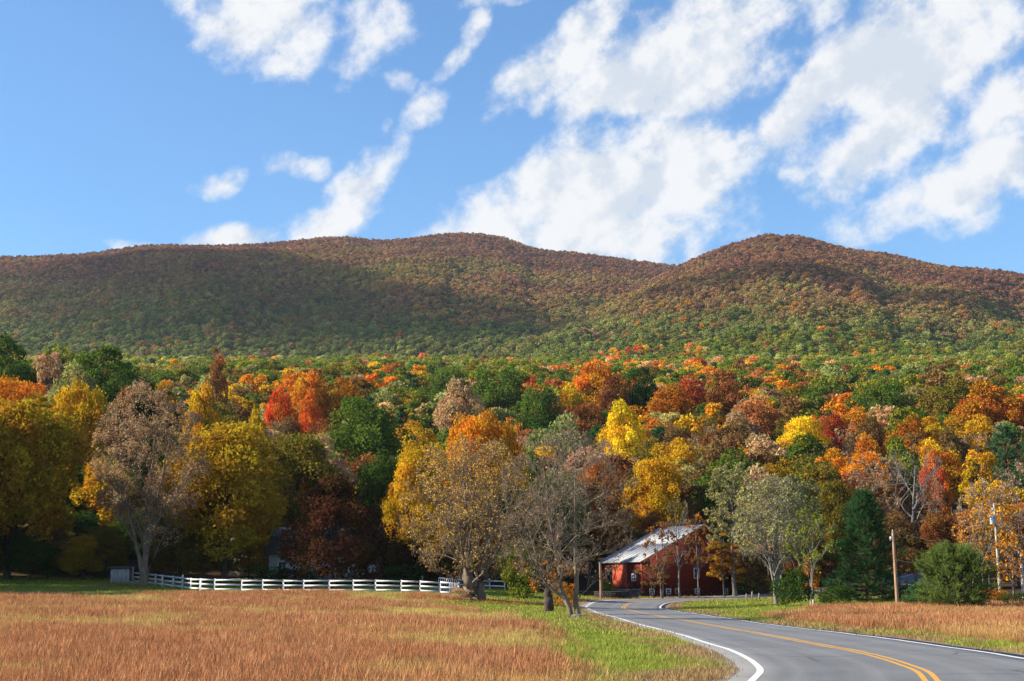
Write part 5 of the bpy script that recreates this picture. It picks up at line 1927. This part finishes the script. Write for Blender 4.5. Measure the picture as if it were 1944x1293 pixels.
# ---- grasses
def tuft(seed, n, h, spread, w, bend=.35, segs=3, head=False):
    rg = np.random.default_rng(seed)
    Vs, Fs, tn = [], [], []
    k = 0
    for i in range(n):
        b = np.r_[rg.normal(size=2) * spread, -.02]
        th = rg.uniform(0, 2 * pi)
        lean = np.array([cos(th), sin(th), 0]) * bend * h * rg.uniform(.2, 1)
        hh = h * rg.uniform(.55, 1.1)
        sd = np.array([-sin(th + rg.normal()), cos(th), 0])
        t0 = rg.uniform(.2, .8)
        for s in range(segs):
            f0 = s / segs
            p = b + lean * f0 ** 1.7 + np.array([0, 0, hh * f0])
            ww = w * (1 - .75 * f0) if not head else w * (.55 + .7 * (f0 > .5))
            Vs += [p - sd * ww, p + sd * ww]
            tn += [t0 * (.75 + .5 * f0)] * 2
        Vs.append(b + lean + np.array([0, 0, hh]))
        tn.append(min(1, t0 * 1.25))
        for s in range(segs - 1):
            Fs.append((k + 2 * s, k + 2 * s + 1, k + 2 * s + 3))
            Fs.append((k + 2 * s, k + 2 * s + 3, k + 2 * s + 2))
        Fs.append((k + 2 * (segs - 1), k + 2 * (segs - 1) + 1, k + 2 * segs))
        k += 2 * segs + 1
    tn = np.clip(tn, 0, 1)
    return mesh_np('tuft', np.array(Vs), [np.array(Fs)], [M['blade']], {'tone': ('FLOAT', tn), 'tone2': ('FLOAT', rg.uniform(.3, .7, len(tn)))})


tall_near = [tuft(i, 40, .46, .12, .0038, .42, 4, True) for i in range(4)]
tall_far = [tuft(10 + i, 44, .46, .24, .0065, .40, 3, True) for i in range(4)]
tall_near.append(tuft(41, 40, .40, .13, .0036, .55, 4, True))
tall_far.append(tuft(42, 44, .40, .25, .006, .55, 3, True))
short_near = [tuft(20 + i, 34, .15, .14, .007, .7, 2) for i in range(3)]
short_far = [tuft(30 + i, 26, .17, .28, .018, .7, 2) for i in range(3)]
rng = np.random.default_rng(15)


def pts(y0, y1, sp, x0f, x1f):
    out = []
    y = y0
    while y < y1:
        xa, xb = x0f(y), x1f(y)
        n = max(1, int((xb - xa) / sp))
        out.append(np.c_[xa + (np.arange(n) + rng.uniform(0, 1, n)) * sp, y + rng.uniform(-.5, .5, n) * sp])
        y += sp
    return np.concatenate(out)


edge_l = lambda y: -.385 * y - 1.0
edge_r = lambda y: .39 * y + 1.0
RUSS = np.array([(.40, .165, .080), (.50, .245, .125), (.46, .190, .092), (.34, .135, .068)])
GOLD = np.array([(.52, .38, .13), (.44, .37, .10), (.56, .40, .15)])
LAWN = np.array([(.28, .31, .048), (.36, .36, .065), (.22, .26, .040)])


def grasses(P, near, nm):
    lawn, russ, dirt = cover(P[:, 0], P[:, 1])
    rd = np.abs(road_side(P[:, 0], P[:, 1]))
    ok = (rd > LANE + .75)
    dd_ = np.min((P[:, None, :] - DC[None, ::4]) ** 2 @ np.ones(2), axis=1) if P[:, 1].max() > 120 else np.full(len(P), 99.)
    ok &= dd_ > 1.8 ** 2
    u = rng.uniform(size=len(P))
    dirty = dirt > u
    tall = ok & (russ > u) & ~dirty
    short = ok & ~tall & (lawn > .25) & ~(dirty & (rng.uniform(size=len(P)) < .45))
    z = gz(P[:, 0], P[:, 1])
    pat = fbm(P[:, 0] / 5.5 + 20, P[:, 1] / 8. + 20, 81)
    pat2 = fbm(P[:, 0] / 2.0 + 20, P[:, 1] / 3. + 20, 82)
    out = []
    m = tall
    g = np.clip((pat[m] - .5) * 5 + (pat2[m] - .5) * 2 + .30 + rng.normal(size=m.sum()) * .15 - .35 * sstep(28 - P[m, 1] + 18 * pat[m], -12, 6), 0, 1)
    g = np.where(road_side(P[m, 0], P[m, 1]) > 0, g * .35, g)
    kx = rng.integers(0, 4, m.sum())
    c = RUSS[kx] * (1 - g[:, None]) + GOLD[kx % 3] * g[:, None]
    s = rng.uniform(.6, 1.3, m.sum()) * (1 - .45 * g)
    out.append((P[m], z[m], c * np.clip(1 + rng.normal(size=(m.sum(), 1)) * .15, .6, 1.4), s, s, tall_near if near else tall_far))
    m = short
    # between the russet tussocks the sward is yellow-green
    fieldish = np.clip(russ[m] * 1.5, 0, 1)[:, None]
    kx = rng.integers(0, 3, m.sum())
    dry = np.clip((pat2[m] - .58) * 5 + dirt[m] * 1.4, 0, 1)[:, None]
    c = LAWN[kx] * (1 - fieldish) + np.array([(.30, .27, .06)]) * fieldish
    c = c * (1 - dry * .9) + np.array([(.36, .21, .11)]) * dry * .9
    s = rng.uniform(.7, 1.35, m.sum())
    out.append((P[m], z[m], c * np.clip(1 + rng.normal(size=(m.sum(), 1)) * .18, .6, 1.4), s, s * rng.uniform(.6, 1.2, m.sum()), short_near if near else short_far))
    return out


sets = {}
for P, near in ((pts(19, 34, .155, edge_l, edge_r), True), (pts(34, 52, .22, edge_l, edge_r), True), (pts(52, 84, .34, edge_l, edge_r), False), (pts(84, 152, .47, edge_l, edge_r), False)):
    for j, (p, z, c, s, h, stock) in enumerate(grasses(P, near, '')):
        sets.setdefault((j, near), []).append((p, z, c, s, h, stock))
GL = {(0, True): ('russet_grass', 'tall russet grass of the near field'), (1, True): ('lawn_grass', 'short green grass beside the near road'),
      (0, False): ('russet_grass', 'tall russet grass of the farther field'), (1, False): ('lawn_grass', 'short green grass of the farther verge and lawn')}
for key, lst in sets.items():
    p = np.concatenate([q[0] for q in lst])
    z = np.concatenate([q[1] for q in lst])
    c = np.concatenate([q[2] for q in lst])
    s = np.concatenate([q[3] for q in lst])
    h = np.concatenate([q[4] for q in lst])
    stock = lst[0][5]
    n = len(p)
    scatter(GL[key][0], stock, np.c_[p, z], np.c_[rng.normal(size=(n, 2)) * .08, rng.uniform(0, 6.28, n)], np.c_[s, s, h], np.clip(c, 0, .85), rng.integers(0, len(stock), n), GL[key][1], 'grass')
    print(key, n)


# ---- fallen leaves under the maples and along the drive
rng = np.random.default_rng(33)
LP = []
for (px, d, r, n) in ((893, 121, 7.0, 2600), (985, 122, 6.0, 1800), (272, 139, 6.0, 900), (1040, 95, 3.0, 300), (1300, 149, 7.0, 900), (632, 137, 6, 600)):
    x, _ = at_x(px, d)
    LP.append(np.c_[x + rng.normal(size=n) * r * .55, d + rng.normal(size=n) * r * .45])
LP = np.concatenate(LP)
LP = LP[np.abs(road_side(LP[:, 0], LP[:, 1])) > LANE + .6]
z = gz(LP[:, 0], LP[:, 1]) + rng.uniform(.03, .12, len(LP))
V, Q, t1_, t2_ = leaves_mesh(rng, np.c_[LP, z], unit(rng.normal(size=(len(LP), 3)) * .5 + np.array([0, 0, 1.])), np.full(len(LP), .10), rng.uniform(0, 1, len(LP)), rng.uniform(0, 1, len(LP)))
o = link('fallen_leaves', mesh_np('fallen_leaves', V, [Q], [M['leaf']], {'tone': ('FLOAT', t1_), 'tone2': ('FLOAT', t2_)}))
o.color = (.34, .15, .05, 1)
tag(o, 'orange-brown fallen leaves under the maples and beside the drive', 'leaves', None, 'stuff')

# ------------------------------------------------------------------ clouds upwind whose shadows lie on the mountains
def cloud(label, target, alt, radii, density, seed):
    """a flat-based cumulus; target is the place on the ground its shadow falls on"""
    T = np.asarray(target, float)
    c = T + sun_dir * ((alt - T[2]) / sun_dir[2])
    rg = np.random.default_rng(seed)
    bm = bmesh.new()
    bmesh.ops.create_icosphere(bm, subdivisions=5, radius=1)
    for v in bm.verts:
        p = v.co
        q = 1 + .5 * (fbm(np.array([p.x * 2.2 + seed * 7 + 30 + p.z]), np.array([p.y * 2.2 + 30 + p.z * 1.3]), seed, 4)[0] - .5)
        zz = p.z * radii[2] * q
        v.co = Vector((p.x * radii[0] * q, p.y * radii[1] * q, zz if zz > 0 else zz * .4))
    me_ = bpy.data.meshes.new('cloud')
    bm.to_mesh(me_)
    bm.free()
    me_.materials.append(M['cloud_%s' % density])
    o = link('cloud', me_, None, c, (0, 0, rg.uniform(-.2, .2)))
    tag(o, label, 'cloud', 'clouds beyond the left frame edge')
    return o


def mat_cloud(density):
    m, t, out = mat_new('cloud_vapour')
    v = t.add('ShaderNodeVolumePrincipled')
    v.inputs['Color'].default_value = (1, 1, 1, 1)
    v.inputs['Density'].default_value = density
    v.inputs['Anisotropy'].default_value = .4
    t.l.new(v.outputs[0], out.inputs['Volume'])
    return m


for dn in (.009, .008):
    M['cloud_%s' % dn] = mat_cloud(dn)


def on_hill(px, d):
    x = (px - 972) / F / .985 * d
    return (x, d, gz1(x, d))


cloud('broad white cumulus shading the left mountain, off the left frame edge', on_hill(300, 1750), 960, (270, 470, 90), .009, 3)
cloud('second white cumulus shading the hollow between the mountains, off the left frame edge', on_hill(700, 1450), 900, (170, 170, 75), .009, 5)
cloud('long thin white cloud shading the right mountain, off the left frame edge', on_hill(1560, 1330), 860, (420, 60, 50), .008, 8)

# ------------------------------------------------------------------ the air
HZ = bpy.data.materials.new('haze')
HZ.use_nodes = True
ht = NT(HZ.node_tree)
for nd in list(ht.n):
    ht.n.remove(nd)
ho = ht.add('ShaderNodeOutputMaterial')
hv_ = ht.add('ShaderNodeVolumePrincipled')
hv_.inputs['Color'].default_value = (.74, .88, 1.0, 1)
hv_.inputs['Density'].default_value = 0.00004
hv_.inputs['Anisotropy'].default_value = 0.2
ht.l.new(hv_.outputs[0], ho.inputs['Volume'])
m = MB()
zmin, zmax = float(Z.min()) - 1.0, float(Z.max()) + 30.0
m.box(((gx[0] + gx[-1]) / 2, (gy[0] + gy[-1]) / 2, (zmin + zmax) / 2), (gx[-1] - gx[0] + 20, gy[-1] - gy[0] + 20, zmax - zmin))
o = m.build('haze', HZ)
tag(o, 'thin blue haze filling the valley air', None, None, 'stuff')
print('haze', zmin, zmax)
